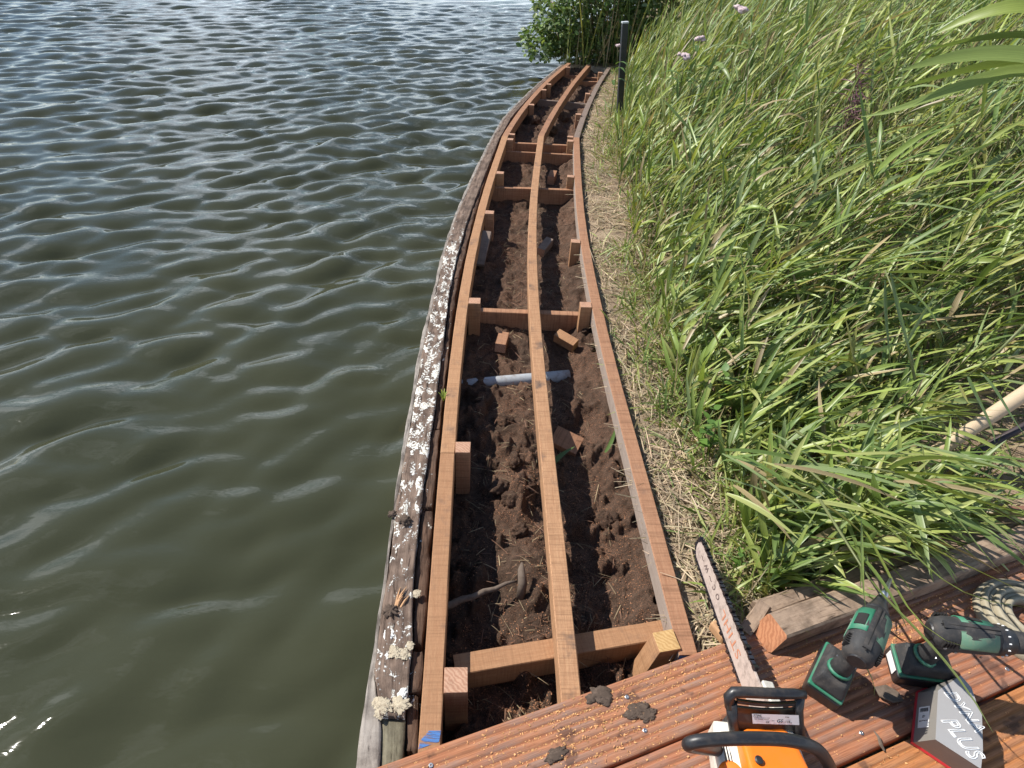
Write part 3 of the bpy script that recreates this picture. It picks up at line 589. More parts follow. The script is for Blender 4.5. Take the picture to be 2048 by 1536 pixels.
# ---------------------------------------------------------------- loose things in the trench
def block(name, px, py, size, yaw, pitch, roll, mat, label, lift=0.0, top=None):
    p = G(px, py, -0.12); z = float(soil_z(np.array([p[0]]), np.array([p[1]]))[0]); p = G(px, py, z + size[2] / 2 + lift)
    m_ = MB(); m_.sweep([(-size[0] / 2, 0, size[2] / 2), (size[0] / 2, 0, size[2] / 2)], sec8(size[1], size[2], .0015), jit=.0006)
    o = m_.build(name, mat); me = o.data; me.materials.append(top or MAT['end'])
    for f in me.polygons:
        if len(f.vertices) == 8: f.material_index = 1
    o.location = p; o.rotation_euler = (R(roll), R(pitch), R(yaw)); tag(o, label, 'wood block'); return o
block('wood_block', 1004, 684, (.105, .045, .042), 84, 2, 2, MAT['joist_b'], 'rosy sawn wood block in the sun below the middle cross beam, waterside bay', .004)
block('wood_block', 1132, 681, (.10, .045, .045), -34, 8, 14, MAT['joist'], 'tilted sawn wood block in the mud by the landside post', .012, MAT['end_yellow'])
block('wood_block', 1090, 494, (.12, .045, .05), 66, -10, 8, MAT['joist_grey'], 'brownish wood block lying shaded against the middle joist', .004)
block('wood_block', 1132, 884, (.10, .07, .04), -22, 12, 20, MAT['joist_b'], 'dark shaded wood block half under the middle joist, nearest to the deck', .004)
block('wood_block', 1104, 355, (.11, .05, .06), 80, -6, 2, MAT['joist_b'], 'sawn wood block in the far landside bay between two cross beams', .004)
m_ = MB(); a, b = G(958, 528, -.12), G(974, 462, -.03); m_.sweep([a, (a + b) / 2, b], sec8(.05, .018), jit=.002); tag(m_.build('plank_offcut', MAT['joist_grey']), 'thin grey-brown plank offcut leaning against the waterside joist', 'plank')
# grey drain pipe crossing the trench
m_ = MB(); a, b = G(880, 775, -.184), G(1138, 752, -.178); pts = [a + (b - a) * i / 10 for i in range(11)]; m_.tube(pts, .026, 20); tag(m_.build('drain_pipe', MAT['pipe'], smooth=True), 'grey plastic drain pipe half buried across the trench', 'pipe')
# twig and root
m_ = MB(); pts = [G(880 + i * 22, 1215 - i * 8 + (i % 2) * 3, -.10 - .004 * (i % 3)) for i in range(8)]; m_.tube(pts, [.010, .0105, .009, .0085, .008, .0065, .005, .003], 7); tag(m_.build('twig', MAT['bark'], smooth=True), 'bare dark twig lying in the waterside bay near the deck', 'twig')
m_ = MB(); a = G(1043, 1158, -.09); m_.tube([a + np.array([0, -.03, -.05]), a + np.array([.003, -.01, .0]), a + np.array([-.002, .02, .012]), a + np.array([.0, .045, .008])], [.012, .013, .010, .004], 7); tag(m_.build('root_stub', MAT['bark'], smooth=True), 'grey root stub sticking up out of the dug soil', 'root')
CLODS = [(1216, 1040, .030, 'mud clod in the sun beside the landside joist'), (1190, 690, .030, 'crumbly mud clod below the landside post of the middle cross beam'), (1172, 662, .018, 'small clod touching the landside post of the middle cross beam'), (1000, 975, .032, 'big crumbly clod at the waterside edge of the soil ridge'), (1030, 920, .026, 'rough clod topping the soil ridge by the waterside post'), (1022, 1000, .026, 'clod in the middle of the soil ridge below the waterside post'), (990, 930, .02, 'clod at the foot of the waterside post below the pipe'), (1058, 970, .022, 'clod against the middle joist beside the soil ridge'), (1040, 1060, .024, 'clod on the soil ridge above the grey root stub'), (1010, 840, .024, 'clod between the drain pipe and the soil ridge'), (1160, 1300, .02, 'clod beside the middle joist between nearest cross beam and deck'), (1268, 1345, .022, 'clod at the foot of the leaning yellow-topped post'), (1100, 262, .06, 'tangled dark root clod in the far bay'), (1125, 235, .05, 'dark clod on the land side of the middle joist in the far bay'), (1070, 240, .05, 'dark clod on the water side of the middle joist in the far bay'), (1215, 760, .02, 'clod beside the landside joist level with the drain pipe'), (1230, 800, .022, 'clod beside the landside joist just below the pipe end')]
for i, (x, y, r, lb) in enumerate(CLODS):
    p = G(x, y, -.11); z = float(soil_z(np.array([p[0]]), np.array([p[1]]))[0]); o = lump('mud_clod', G(x, y, z + r * .35), r, MAT['soil'], None, .75, i + 200, 4, .75, i * 1.3)
    tag(o, lb or 'small dark mud clod lying on the dug soil', 'clod', 'mud clods in the trench')

# ---------------------------------------------------------------- timbers lying on the deck edge
def along(px, py, z, L, d0=0.0):
    a = G(px, py, z) - DD * d0; return a, a + DD * L
zt = .080; a, b = along(1557, 1249, zt, 1.9)
m_ = MB(); sec = sec8(.066, .050, .005); n = 26; pts = [a + (b - a) * i / n for i in range(n + 1)]; m_.sweep(pts, sec, jit=.001)
for j in range(8):                                                                        # slanting saw cut: the foot of the end reaches further out
    v = np.array(m_.V[j]); t = (zt - v[2]) / .050; m_.V[j] = tuple(v - DD * (.034 * t) )
o = m_.build('timber_beam', MAT['old_timber']); o.data.materials.append(MAT['cut_end'] if 'cut_end' in MAT else MAT['end'])
at = o.data.attributes.new('guano', 'FLOAT', 'POINT'); at.data.foreach_set('value', np.full(len(o.data.vertices), -1.0, np.float32))
for f in o.data.polygons:
    if len(f.vertices) == 8: f.material_index = 1
tag(o, 'weathered brown timber with fresh reddish cut end lying along the deck edge', 'timber beam')
a, b = along(1520, 1216, .052, 1.9); m_ = MB(); m_.sweep([a + (b - a) * i / 20 for i in range(21)], sec8(.055, .05, .012), jit=.002); o = m_.build('old_plank', MAT['old_timber']); tag(o, 'grey rounded old plank behind the weathered timber', 'plank')
at = o.data.attributes.new('guano', 'FLOAT', 'POINT'); at.data.foreach_set('value', np.full(len(o.data.vertices), -1.0, np.float32))
m_ = MB(); a, b = G(1489, 1262, .03), G(1530, 1206, .075); m_.sweep([a, (a + b) / 2, b], sec8(.03, .012, .001), jit=.003); tag(m_.build('broken_board', MAT['old_timber']), 'splintered board end stuck between the saw bar and the timber', 'board')
m_ = MB(); a = G(1442, 1262, -.01); m_.box(a, (.035, .05, .03), Matrix.Rotation(.5, 3, 'Z')); o = m_.build('wood_chunk', MAT['splint'], bevel=.006); tag(o, 'small brown wood chunk between joist end and saw bar', 'wood chunk')

# ---------------------------------------------------------------- placing flat print on a plane
def on_plane(name, me, o, xd, nrm, mat, parent=None, length=None, lift=.0004, tall=1.0):
    xd = Vector(xd).normalized(); nrm = Vector(nrm).normalized(); yd = nrm.cross(xd).normalized()
    if length:
        xs_ = [v.co.x for v in me.vertices]; k = length / (max(xs_) - min(xs_)); me.transform(Matrix.Diagonal((k, k * tall, k, 1)))
    me.transform(frame(np.array(o) + np.array(nrm) * lift, xd, yd)); return link_mesh(name, me, mat, parent)
def quad(name, c, xd, yd, w_, h, nrm, mat, parent, lift):
    xd = np.array(Vector(xd).normalized()); yd = np.array(Vector(yd).normalized()); c = np.array(c) + np.array(Vector(nrm).normalized()) * lift
    V = [c - xd * w_ / 2 - yd * h / 2, c + xd * w_ / 2 - yd * h / 2, c + xd * w_ / 2 + yd * h / 2, c - xd * w_ / 2 + yd * h / 2]; m_ = MB(); m_.add(V, [[0, 1, 2, 3]]); return m_.build(name, mat, parent)

# ---------------------------------------------------------------- chainsaw
saw = empty('chainsaw', G(1500, 1368, .03)); SAW0 = np.array(saw.location); saw.location = (0, 0, 0)
tag(saw, 'orange and black chainsaw with dusty guide bar standing on the deck', 'chainsaw')
ra, rb = G(1503, 1372, .095), G(1402, 1104, .060); e = (rb - ra) / np.linalg.norm(rb - ra); up = np.array([0.10, 0, 1.0]); up -= e * (up @ e); up /= np.linalg.norm(up); sd = np.cross(up, e)   # sd points to the left face
root = ra - e * .06; L = np.linalg.norm(rb - root)
outl = []; hb = .034
for i in range(13): outl.append((L * i / 12, hb * (1.0 - .22 * (i / 12) ** 2)))
def bar_pt(x, y, o_): return root + e * x + up * y + sd * o_
ht = outl[-1][1]; poly = [(x, h) for x, h in outl] + [(L + ht * math.sin(q), ht * math.cos(q)) for q in np.linspace(.2, math.pi - .2, 9)] + [(x, -h) for x, h in outl[::-1]]
m_ = MB(); m_.prism([bar_pt(x, y, -.0024) for x, y in poly], [bar_pt(x, y, .0024) for x, y in poly]); m_.build('guide_bar', MAT['bar'], saw, bevel=.0006)
m_ = MB(); per = [(x, h + .0035) for x, h in outl[2:]] + [(L + (ht + .0035) * math.sin(q), (ht + .0035) * math.cos(q)) for q in np.linspace(.15, math.pi - .15, 13)] + [(x, -h - .0035) for x, h in outl[2:][::-1]]
pts = []; 
for i in range(len(per) - 1):
    for t in np.linspace(0, 1, 6, endpoint=False): pts.append(np.array(per[i]) * (1 - t) + np.array(per[i + 1]) * t)
arc = np.concatenate([[0], np.cumsum([np.linalg.norm(pts[i + 1] - pts[i]) for i in range(len(pts) - 1)])]); tot = arc[-1]; q = 0; i = 0
while q < tot - .012:
    p0 = np.array([np.interp(q, arc, [p[k] for p in pts]) for k in (0, 1)]); p1 = np.array([np.interp(q + .0095, arc, [p[k] for p in pts]) for k in (0, 1)]); d = (p1 - p0) / np.linalg.norm(p1 - p0); nn = np.array([d[1], -d[0]])
    if (np.array(p0) - [L / 2, 0]) @ nn < 0: nn = -nn
    hh = .0085 if i % 4 == 0 else .004; wd = .0040 if i % 2 else .0052
    quad_ = [p0 - nn * .003, p1 - nn * .003, p1 + nn * hh * .6, p0 + nn * hh]
    m_.prism([bar_pt(*c, -wd) for c in quad_], [bar_pt(*c, wd) for c in quad_]); q += .0118; i += 1
m_.build('chain', MAT['chain'], saw)
nl = sd; base = root + sd * .0024
on_plane('lettering', text_mesh('STIHL', .05, .12, 0, 1.12), base + e * (L * .43) - up * .001, e, nl, MAT['red_ink'], saw, .118, .0006, .8)
on_plane('scorch_marks', text_mesh('o c ~ w ~', .05, 0.3, 0, 1.0), base + e * (L * .80), e, nl, MAT['scorch'], saw, .14, .0006)
# hand guard
TL, TR, BL, BR = G(1458, 1386, .205), G(1606, 1391, .205), G(1466, 1478, .118), G(1600, 1482, .118)
def gp(u, v, o_=0.0):
    p = (TL * (1 - u) + TR * u) * (1 - v) + (BL * (1 - u) + BR * u) * v; nrm = np.cross(TR - TL, TL - BL); nrm /= np.linalg.norm(nrm); return p + nrm * o_
gn = np.cross(TR - TL, TL - BL); gn /= np.linalg.norm(gn)
if gn[1] > 0: gn = -gn
m_ = MB(); m_.tube([gp(0.0, .30), gp(-.005, .08), gp(.06, -.02), gp(.2, -.03), gp(.6, -.02), gp(.9, -.03), gp(1.03, -.02)], [.010, .0105, .0105, .010, .010, .0095, .008], 12)
m_.tube([gp(0.02, .2), gp(.02, .6), gp(.05, 1.05)], [.011, .010, .011], 12); m_.tube([gp(.97, .0), gp(.94, .3), gp(.96, .6), gp(1.0, 1.05)], [.008, .010, .010, .012], 12)
for (v0, v1, u0, u1) in ((.13, .2, .1, .93), (.27, .68, .03, .97)):
    nu_, nv_ = 12, 3; V = []
    for o_ in (.0035, -.0035):
        for a_ in range(nu_ + 1):
            for b_ in range(nv_ + 1):
                u_ = u0 + (u1 - u0) * a_ / nu_; v_ = v0 + (v1 - v0) * b_ / nv_
                if b_ == nv_ and v1 > .5: v_ += .14 * abs(2 * a_ / nu_ - 1) ** 3
                V.append(gp(u_, v_, o_ + .006 * math.sin(math.pi * a_ / nu_)))
    k_ = (nu_ + 1) * (nv_ + 1); f_ = grid_faces(nu_ + 1, nv_ + 1); F = [list(map(int, x)) for x in f_] + [[int(y) + k_ for y in x[::-1]] for x in f_]
    for a_ in range(nu_):
        for b_ in (0, nv_):
            i0, i1 = a_ * (nv_ + 1) + b_, (a_ + 1) * (nv_ + 1) + b_; F.append([i0, i1, i1 + k_, i0 + k_])
    m_.add(V, F)
m_.build('hand_guard', MAT['black'], saw, smooth=True)
sgn = 1 if gn @ (gp(.5, .5, 1) - gp(.5, .5, 0)) > 0 else -1
lc = gp(.59, .43, sgn * .0135); gx = TR - TL; gy = TL - BL; lab = quad('label', lc, gx, gy, .088, .021, gn, MAT['label'], saw, 0)
def lt(txt, u, v, ln, sh=0): on_plane('print', text_mesh(txt, .01, sh), lc + np.array(Vector(gx).normalized()) * u + np.array(Vector(gy).normalized()) * v, gx, gn, MAT['ink'], lab, ln, .0006)
lt('STIHL', -.034, .007, .016, .2); lt('ANDREAS STIHL AG & Co. KG', -.026, .0025, .030); lt('71336 Waiblingen, Germany', -.027, -.0005, .028); lt('CE', -.016, -.0065, .006); lt('GS', .007, -.003, .011, .2); lt('118', .022, -.004, .008); lt('dB', .028, -.006, .003); lt('Lwa', .022, .006, .007); lt('EAC', -.005, -.003, .005)
# front handle
hp = [(1478, 1500, .05), (1440, 1500, .10), (1392, 1494, .19), (1376, 1489, .225), (1398, 1482, .243), (1450, 1478, .25), (1510, 1477, .252), (1565, 1479, .25), (1604, 1486, .243), (1634, 1499, .22), (1652, 1520, .185), (1662, 1545, .14), (1655, 1580, .08)]
m_ = MB(); P = [G(x, y, z) for x, y, z in hp]; Q = []
for i in range(len(P) - 1):
    p0, p1, p2, p3 = P[max(i - 1, 0)], P[i], P[i + 1], P[min(i + 2, len(P) - 1)]
    for t in np.linspace(0, 1, 6, endpoint=False): Q.append(.5 * ((2 * p1) + (-p0 + p2) * t + (2 * p0 - 5 * p1 + 4 * p2 - p3) * t * t + (-p0 + 3 * p1 - 3 * p2 + p3) * t ** 3))
m_.tube(Q, .0112, 16); m_.build('front_handle', MAT['black'], saw, smooth=True)
# body
def hull(name, pts, mat, bevel=.006):
    bm = bmesh.new()
    for p in pts: bm.verts.new(tuple(map(float, p)))
    bmesh.ops.convex_hull(bm, input=bm.verts); bmesh.ops.dissolve_limit(bm, angle_limit=.02, verts=bm.verts, edges=bm.edges); me = bpy.data.meshes.new(name); bm.to_mesh(me); bm.free()
    o = link_mesh(name, me, mat, saw); b = o.modifiers.new('b', 'BEVEL'); b.width = bevel; b.segments = 3; b.limit_method = 'ANGLE'; b.angle_limit = R(20)
    for f in me.polygons: f.use_smooth = False
    return o
c0 = G(1490, 1456, .150); c1 = G(1572, 1458, .150); xm = (c0[0] + c1[0]) / 2; y0 = c0[1]; zb = .030
hull('engine_cover', [c0, c1, c0 + [-.012, -.012, -.004], c1 + [.012, -.012, -.004], c0 + [-.016, -.12, .022], c1 + [.02, -.12, .022], c0 + [-.01, -.24, .0], c1 + [.012, -.24, .0], c0 + [-.016, -.01, -.05], c1 + [.016, -.01, -.05], c0 + [-.02, -.24, -.06], c1 + [.02, -.24, -.06]], MAT['orange'], .005)
hull('crankcase', [(xm - .055, y0 + .055, zb), (xm + .06, y0 + .055, zb), (xm - .06, y0 - .27, zb), (xm + .06, y0 - .27, zb), (xm - .05, y0 + .05, zb + .07), (xm + .055, y0 + .05, zb + .075), (xm - .06, y0 - .27, zb + .07), (xm + .06, y0 - .27, zb + .07)], MAT['black_matt'])
hull('muffler', [(xm - .035, y0 + .04, zb + .06), (xm + .045, y0 + .04, zb + .06), (xm - .035, y0 + .002, zb + .06), (xm + .045, y0 + .002, zb + .06), (xm - .03, y0 + .03, zb + .115), (xm + .04, y0 + .03, zb + .115), (xm - .033, y0 + .002, zb + .119), (xm + .043, y0 + .002, zb + .119)], MAT['grey_metal'], .003)
h0 = G(1428, 1440, .115); h1 = G(1486, 1446, .125); st_ = hull('starter_housing', [h0, h1, h0 + [-.006, -.02, -.004], h0 + [-.008, -.15, -.01], h1 + [.0, -.15, .012], h1 + [0, -.02, .008], h0 + [.004, .006, -.075], h1 + [0, .004, -.08], h0 + [-.008, -.15, -.08], h1 + [0, -.15, -.08]], MAT['cream'], .004)
for i in range(7):
    m_ = MB(); p = h0 + np.array([.006 + .0048 * i, -.055, .001 + .0012 * i]); m_.box(p, (.0016, .055, .006)); m_.build('slot', MAT['dark'], saw)
m_ = MB(); m_.lathe([(0, .024), (.003, .026), (.006, .020)], 24); o = m_.build('starter_disc', MAT['orange'], saw, smooth=True); o.rotation_euler = (R(90), R(-18), 0); o.location = h0 + np.array([.012, -.098, .0])
m_ = MB(); m_.lathe([(0, .012), (.003, .012), (.004, .007)], 18); o = m_.build('choke_knob', MAT['black'], saw); o.rotation_euler = (R(90), 0, 0); o.location = h1 + np.array([-.008, -.016, .010])
m_ = MB(); m_.lathe([(0, .0065), (.004, .0075), (.006, .005)], 16); o = m_.build('cover_knob', MAT['black'], saw); o.rotation_euler = (R(90), 0, 0); o.location = c0 + np.array([.004, -.062, .014])
m_ = MB(); m_.tube([(xm, y0 - .25, .14), (xm, y0 - .33, .15), (xm, y0 - .42, .13), (xm, y0 - .45, .09), (xm, y0 - .42, .05), (xm, y0 - .25, .045)], [.02, .018, .018, .016, .018, .02], 12); m_.build('rear_handle', MAT['black'], saw, smooth=True)
hull('sprocket_cover', [root + sd * -.004 + e * .05 + up * .04, root + sd * -.004 + e * .05 - up * .04, root + sd * -.03 + e * .05 + up * .035, root + sd * -.03 + e * .05 - up * .04, root + sd * -.004 - e * .14 + up * .04, root + sd * -.004 - e * .14 - up * .045, root + sd * -.03 - e * .14 + up * .035, root + sd * -.03 - e * .14 - up * .045], MAT['cream'], .004)

# ---------------------------------------------------------------- cordless drills
def arc_shell(m_, y0, y1, r0, r1, a0, a1, t=.002, k=10):
    V = []; F = []
    for rr in (0, -t):
        for (y, r) in ((y0, r0), (y1, r1)):
            for i in range(k + 1):
                q = R(a0 + (a1 - a0) * i / k); V.append((math.cos(q) * (r + rr), y, math.sin(q) * (r + rr)))
    n = k + 1
    for i in range(k): F += [[i, n + i, n + i + 1, i + 1], [2 * n + i + 1, 3 * n + i + 1, 3 * n + i, 2 * n + i], [i, i + 1, 2 * n + i + 1, 2 * n + i], [n + i + 1, n + i, 3 * n + i, 3 * n + i + 1]]
    for i in (0, k): F.append([i, 2 * n + i, 3 * n + i, n + i])
    m_.add(V, F)
def drill(head_c, nose, hup, label, short, sticker):
    y = Vector(nose).normalized(); z = Vector(hup); z = (z - y * z.dot(y)).normalized(); x = y.cross(z); mw = Matrix(((x[0], y[0], z[0], head_c[0]), (x[1], y[1], z[1], head_c[1]), (x[2], y[2], z[2], head_c[2]), (0, 0, 0, 1)))
    d = empty('cordless_drill', mat=mw); tag(d, label, 'drill', 'cordless tools on the deck')
    m = MB(); m.lathe([(-.075, .012), (-.073, .022), (-.066, .029), (-.05, .033), (-.01, .034), (.03, .032), (.048, .029)], 22, sz=1.08); m.build('motor_housing', MAT['black_matt'], d, smooth=True)
    m = MB(); m.lathe([(-.0772, .006), (-.0772, .016), (-.0745, .018)], 20, sz=1.05); m.build('end_cap', MAT['black'], d)
    for s in (0, 180):
        m = MB(); arc_shell(m, -.032, .040, .0362, .0335, 12 + s, 74 + s); m.build('side_panel', MAT['green_dusty'], d, smooth=True)
    m = MB(); arc_shell(m, -.025, .036, .0368, .034, 106, 168); m.build('side_panel', MAT['green'], d, smooth=True)
    m = MB(); arc_shell(m, -.012, .018, .0378, .0365, 118, 152); m.build('rating_plate', MAT['dark'], d)
    m = MB(); arc_shell(m, -.062, .044, .0372, .0345, 78, 102, .004); m.build('top_ridge', MAT['black_matt'], d)
    m = MB()
    if short: m.lathe([(.046, .029), (.060, .024), (.074, .018), (.09, .013), (.1, .011)], 22)
    else: m.lathe([(.046, .030), (.050, .031), (.068, .030), (.070, .026), (.078, .026)], 22)
    m.build('gear_case', MAT['black'], d, smooth=True)
    m = MB()
    if short: m.lathe([(.098, .009), (.118, .009), (.12, .006), (.16, .0035)], 12)
    else: m.lathe([(.077, .022), (.082, .023), (.110, .021), (.128, .013), (.135, .010)], 22)
    m.build('chuck', MAT['black_matt'] if not short else MAT['steel'], d, smooth=True)
    if not short:
        for i in range(14):
            q = i / 14 * 6.283; m = MB(); m.box((.0308 * math.cos(q), .060, .0308 * math.sin(q)), (.0022, .004, .0022)); m.build('dial_mark', MAT['label'], d)
    m = MB(); m.tube([(0, -.022, -.020), (0, -.028, -.05), (0, -.035, -.085), (0, -.040, -.112)], [.021, .0195, .0195, .023], 14, up=(1, 0, 0), sq=1.0); m.build('grip', MAT['black_matt'], d, smooth=True)
    m = MB(); m.tube([(0, -.038, -.103), (0, -.0395, -.108)], [.0245, .0262], 16, up=(1, 0, 0)); m.build('grip_ring', MAT['green'], d, smooth=True)
    m = MB(); m.box((0, -.001, -.052), (.017, .018, .03)); m.build('trigger', MAT['black'], d, bevel=.005)
    m = MB(); m.prism([(-.036, -.085, -.142), (.036, -.085, -.142), (.036, .03, -.142), (-.036, .03, -.142)], [(-.027, -.068, -.108), (.027, -.068, -.108), (.027, .005, -.108), (-.027, .005, -.108)]); m.build('foot', MAT['black_matt'], d, bevel=.008, seg=3)
    m = MB(); m.box((0, -.0275, -.146), (.0735, .117, .007)); m.build('green_band', MAT['green'], d, bevel=.003)
    for s in (-1, 1):
        for (yy_, zz_) in ((-.03, -.012), (.02, -.018), (-.055, .0), (-.036, -.075), (-.036, -.125)):
            m = MB(); m.lathe([(-.001, .0028), (.0008, .0028), (.0008, .0016), (-.0006, .0014)], 10); sc2 = m.build('housing_screw', MAT['steel'], d); sc2.rotation_euler = (0, 0, R(90 * -s)); sc2.location = (s * (.0335 if zz_ > -.03 else .0195 if zz_ > -.1 else .030), yy_, zz_)
        for i in range(5):
            m = MB(); m.box((s * .031, -.062 + .0055 * i, .012), (.006, .0022, .018)); m.build('vent_slot', MAT['dark'], d)
    m = MB(); m.box((0, -.012, .0355), (.0012, .11, .003)); m.build('seam', MAT['dark'], d)
    m = MB(); m.box((0, -.026, -.168), (.075, .122, .038)); bt = m.build('battery', MAT['black'], d, bevel=.007, seg=3)
    m = MB(); m.box((0, -.02, -.188), (.06, .10, .006)); m.build('battery_rib', MAT['black_matt'], bt, bevel=.003)
    if sticker:
        m = MB(); m.box((-.0384, -.052, -.160), (.0012, .042, .024)); lb = m.build('sticker', MAT['label'], d)
        me = text_mesh('3.0 Ah', .008); me.transform(Matrix.Rotation(R(90), 4, 'X')); me.transform(Matrix.Rotation(R(-90), 4, 'Z')); me.transform(Matrix.Translation((-.0392, -.052, -.160))); link_mesh('print', me, MAT['ink'], lb)
        m = MB(); m.box((0, -.0885, -.160), (.044, .0012, .022)); m.build('sticker', MAT['label'], d)
    return d
def seat(head_px, hz, h, nose, label, short, st):
    """head centre seen at head_px at height hz"""
    return drill(G(head_px[0], head_px[1], hz), nose, h, label, short, st)
seat((1736, 1266), .219, (-.02, -.16, .98), (.60, .78, .08), 'stubby green and black impact driver beside the timber end, nearest to the chainsaw', True, False)
seat((1937, 1272), .218, (-.05, -.12, .99), (.99, -.12, .05), 'green and black cordless drill with long chuck beside the pale coil', False, True)

# ---------------------------------------------------------------- screw box
zt_, zb_ = .028 + .078, .0295
top = [(1876, 1381), (1922, 1351), (1943, 1375), (1956, 1414), (1964, 1430), (1966, 1500), (1962, 1538), (1871, 1479)]
T = [G(x, y, zt_) for x, y in top]; Bt = [t.copy() for t in T]
for t in Bt: t[2] = zb_
Bt[0] = G(1833, 1386, zb_); Bt[7] = G(1823, 1485, zb_); Bt[1] = G(1900, 1356, zb_); Bt[6] = G(1906, 1541, zb_)
box_o = empty('screw_box', (0, 0, 0)); tag(box_o, 'grey and red cardboard screw box with white outlined lettering on the deck', 'box')
m_ = MB(); m_.add(T, [list(range(8))]); m_.build('lid', MAT['card'], box_o)
sd_ = MB()
for i in range(8):
    j = (i + 1) % 8; V_ = [Bt[i], Bt[j], T[j], T[i]]; sd_.add(V_, [[0, 1, 2, 3]])
sd_.build('side', MAT['card_dark'], box_o)
red = MB(); cB = sum(Bt) / 8; rb_ = [cB + (b - cB) * (1.03 if i in (0, 6, 7) else .99) for i, b in enumerate(Bt)]; rt_ = [cB + (b - cB) * (1.02 if i in (0, 6, 7) else .985) for i, b in enumerate(Bt)]
for b in rb_: b[2] = .0288
for b in rt_: b[2] = zb_ + .006
red.prism(rb_[::-1], rt_[::-1]); red.build('base', MAT['red_card'], box_o)
def tcen(p, q): a, b = G(*p, zt_), G(*q, zt_); return (a + b) / 2, b - a, np.linalg.norm(b - a)
c_, x_, l_ = tcen((1896, 1382), (1960, 1462)); on_plane('lettering', text_mesh('DYNA', .1, .25, .0028, 1.0), c_, x_, (0, 0, 1), MAT['print'], box_o, l_ * 1.02, .0006, 1.25)
c_, x_, l_ = tcen((1891, 1434), (1955, 1518)); on_plane('lettering', text_mesh('PLUS', .1, .25, .0028, 1.0), c_, x_, (0, 0, 1), MAT['print'], box_o, l_ * 1.0, .0006, 1.3)
A_, C_, A2, C2 = T[0], T[7], Bt[0], Bt[7]; fc = (A_ + C_ + A2 + C2) / 4; ux = (A_ - C_); uy = (A_ + C_ - A2 - C2); fn = np.cross(ux, uy); fn /= np.linalg.norm(fn)
if fn[0] > 0: fn = -fn
lab = quad('label', fc - uy * .02 - ux * .03, ux, uy, .050, .040, fn, MAT['label'], box_o, .0008)
uxn, uyn = ux / np.linalg.norm(ux), uy / np.linalg.norm(uy)
for i in range(16):
    quad('barcode_bar', fc - uy * .02 - ux * .03 + uxn * .017 + uyn * (-.014 + i * .0019), ux, uy, .009, .0006 + .0005 * (i % 3), fn, MAT['ink'], lab, .0012)
on_plane('print', text_mesh('CE', .01), fc - uy * .02 - ux * .03 + uxn * .002, -uyn, fn, MAT['ink'], lab, .009, .0012)
on_plane('print', text_mesh('4,5 x 60 mm TX20', .01), fc - uy * .02 - ux * .03 - uxn * .009, -uyn, fn, MAT['scorch'], lab, .030, .0012)

# ---------------------------------------------------------------- other things at the deck's far side
m_ = MB(); a, b = G(1838, 926, .05), G(2060, 780, .26); a2 = b + (b - a) * .9; m_.tube([a - (b - a) * .02, a + (b - a) * .02, a + (b - a) * .5, b, a2], [.012, .020, .0215, .023, .024], 16); tag(m_.build('wooden_pole', MAT['pole'], smooth=True), 'pale wooden tool handle leaning out of the reeds', 'pole')
m_ = MB(); a, b = G(1905, 930, .03), G(2060, 846, .14); a2 = b + (b - a) * .9; m_.tube([a, b, a2], [.012, .0125, .0125], 12); tag(m_.build('iron_bar', MAT['iron'], smooth=True), 'dark iron bar lying below the pale pole in the reeds', 'iron bar')
m_ = MB(); a = G(1983, 1018, .09); m_.prism([a, a + [.09, -.02, 0], a + [.2, -.01, 0], a + [.2, .03, 0], a + [.08, .016, 0]], [a + [.004, .0, .004], a + [.09, -.018, .006], a + [.2, -.008, .006], a + [.2, .028, .006], a + [.08, .014, .005]]); tag(m_.build('rusty_blade', MAT['rust'], bevel=.001), 'rusty pointed tool blade at the edge of the reeds', 'blade')
coil = empty('hose_coil', (0, 0, 0)); tag(coil, 'pale flat hose rolled into a coil on the deck behind the drill', 'hose'); cc = G(2066, 1242, .045)
for i, (r, z) in enumerate(((.115, .0), (.104, .012), (.092, .004), (.080, .016), (.068, .008), (.055, .014))):
    m_ = MB(); m_.tube([cc + np.array([r * math.cos(q), r * math.sin(q), z - .012]) for q in np.linspace(0, 2 * math.pi, 40)], .0085, 8, sq=1.9, caps=False); m_.build('turn', MAT['hose'], coil, smooth=True)
m_ = MB(); a = G(1758, 1382, .032); V = [a + DD * x + DN * y + np.array([0, 0, z]) for x, y, z in ((-.008, -.01, 0), (.02, -.004, .004), (.034, .018, .003), (.032, .036, 0), (.004, .032, .004), (-.012, .012, .002))]; m_.prism(V, [v + np.array([0, 0, .006]) for v in V]); tag(m_.build('bark_chip', MAT['bark'], bevel=.002), 'grey bark chip on the deck below the impact driver', 'bark chip')
m_ = MB(); m_.tube([G(1748, 1462, .031), G(1757, 1474, .034), G(1762, 1490, .033), G(1769, 1502, .031)], [.001, .003, .004, .0015], 6); tag(m_.build('bark_strip', MAT['bark']), 'thin curled bark strip on the deck between chainsaw and box', 'bark strip')
for i, (x, y, r, fl, lb) in enumerate([(1200, 1388, .020, .45, 'big mud clod on the front edge of the deck'), (1183, 1396, .011, .5, None), (1213, 1402, .010, .5, None), (1275, 1420, .013, .12, None), (1296, 1430, .010, .12, None), (1112, 1508, .010, .15, None), ]):
    tag(lump('mud_smear' if fl < .3 else 'mud_clod', G(x, y, .0295), r * (1.0 if fl < .3 else .85), MAT['mud'], None, fl * (.22 if fl < .3 else .4), 300 + i, 5, .9 if fl < .3 else .7, DECK_ANG + .1 * (i % 3), 1.9 if fl < .3 else 1.3, 2.4), lb or ('thin mud smear on the grooved deck' if fl < .3 else 'small mud clod at the front edge of the deck'), 'mud', 'mud on the deck')
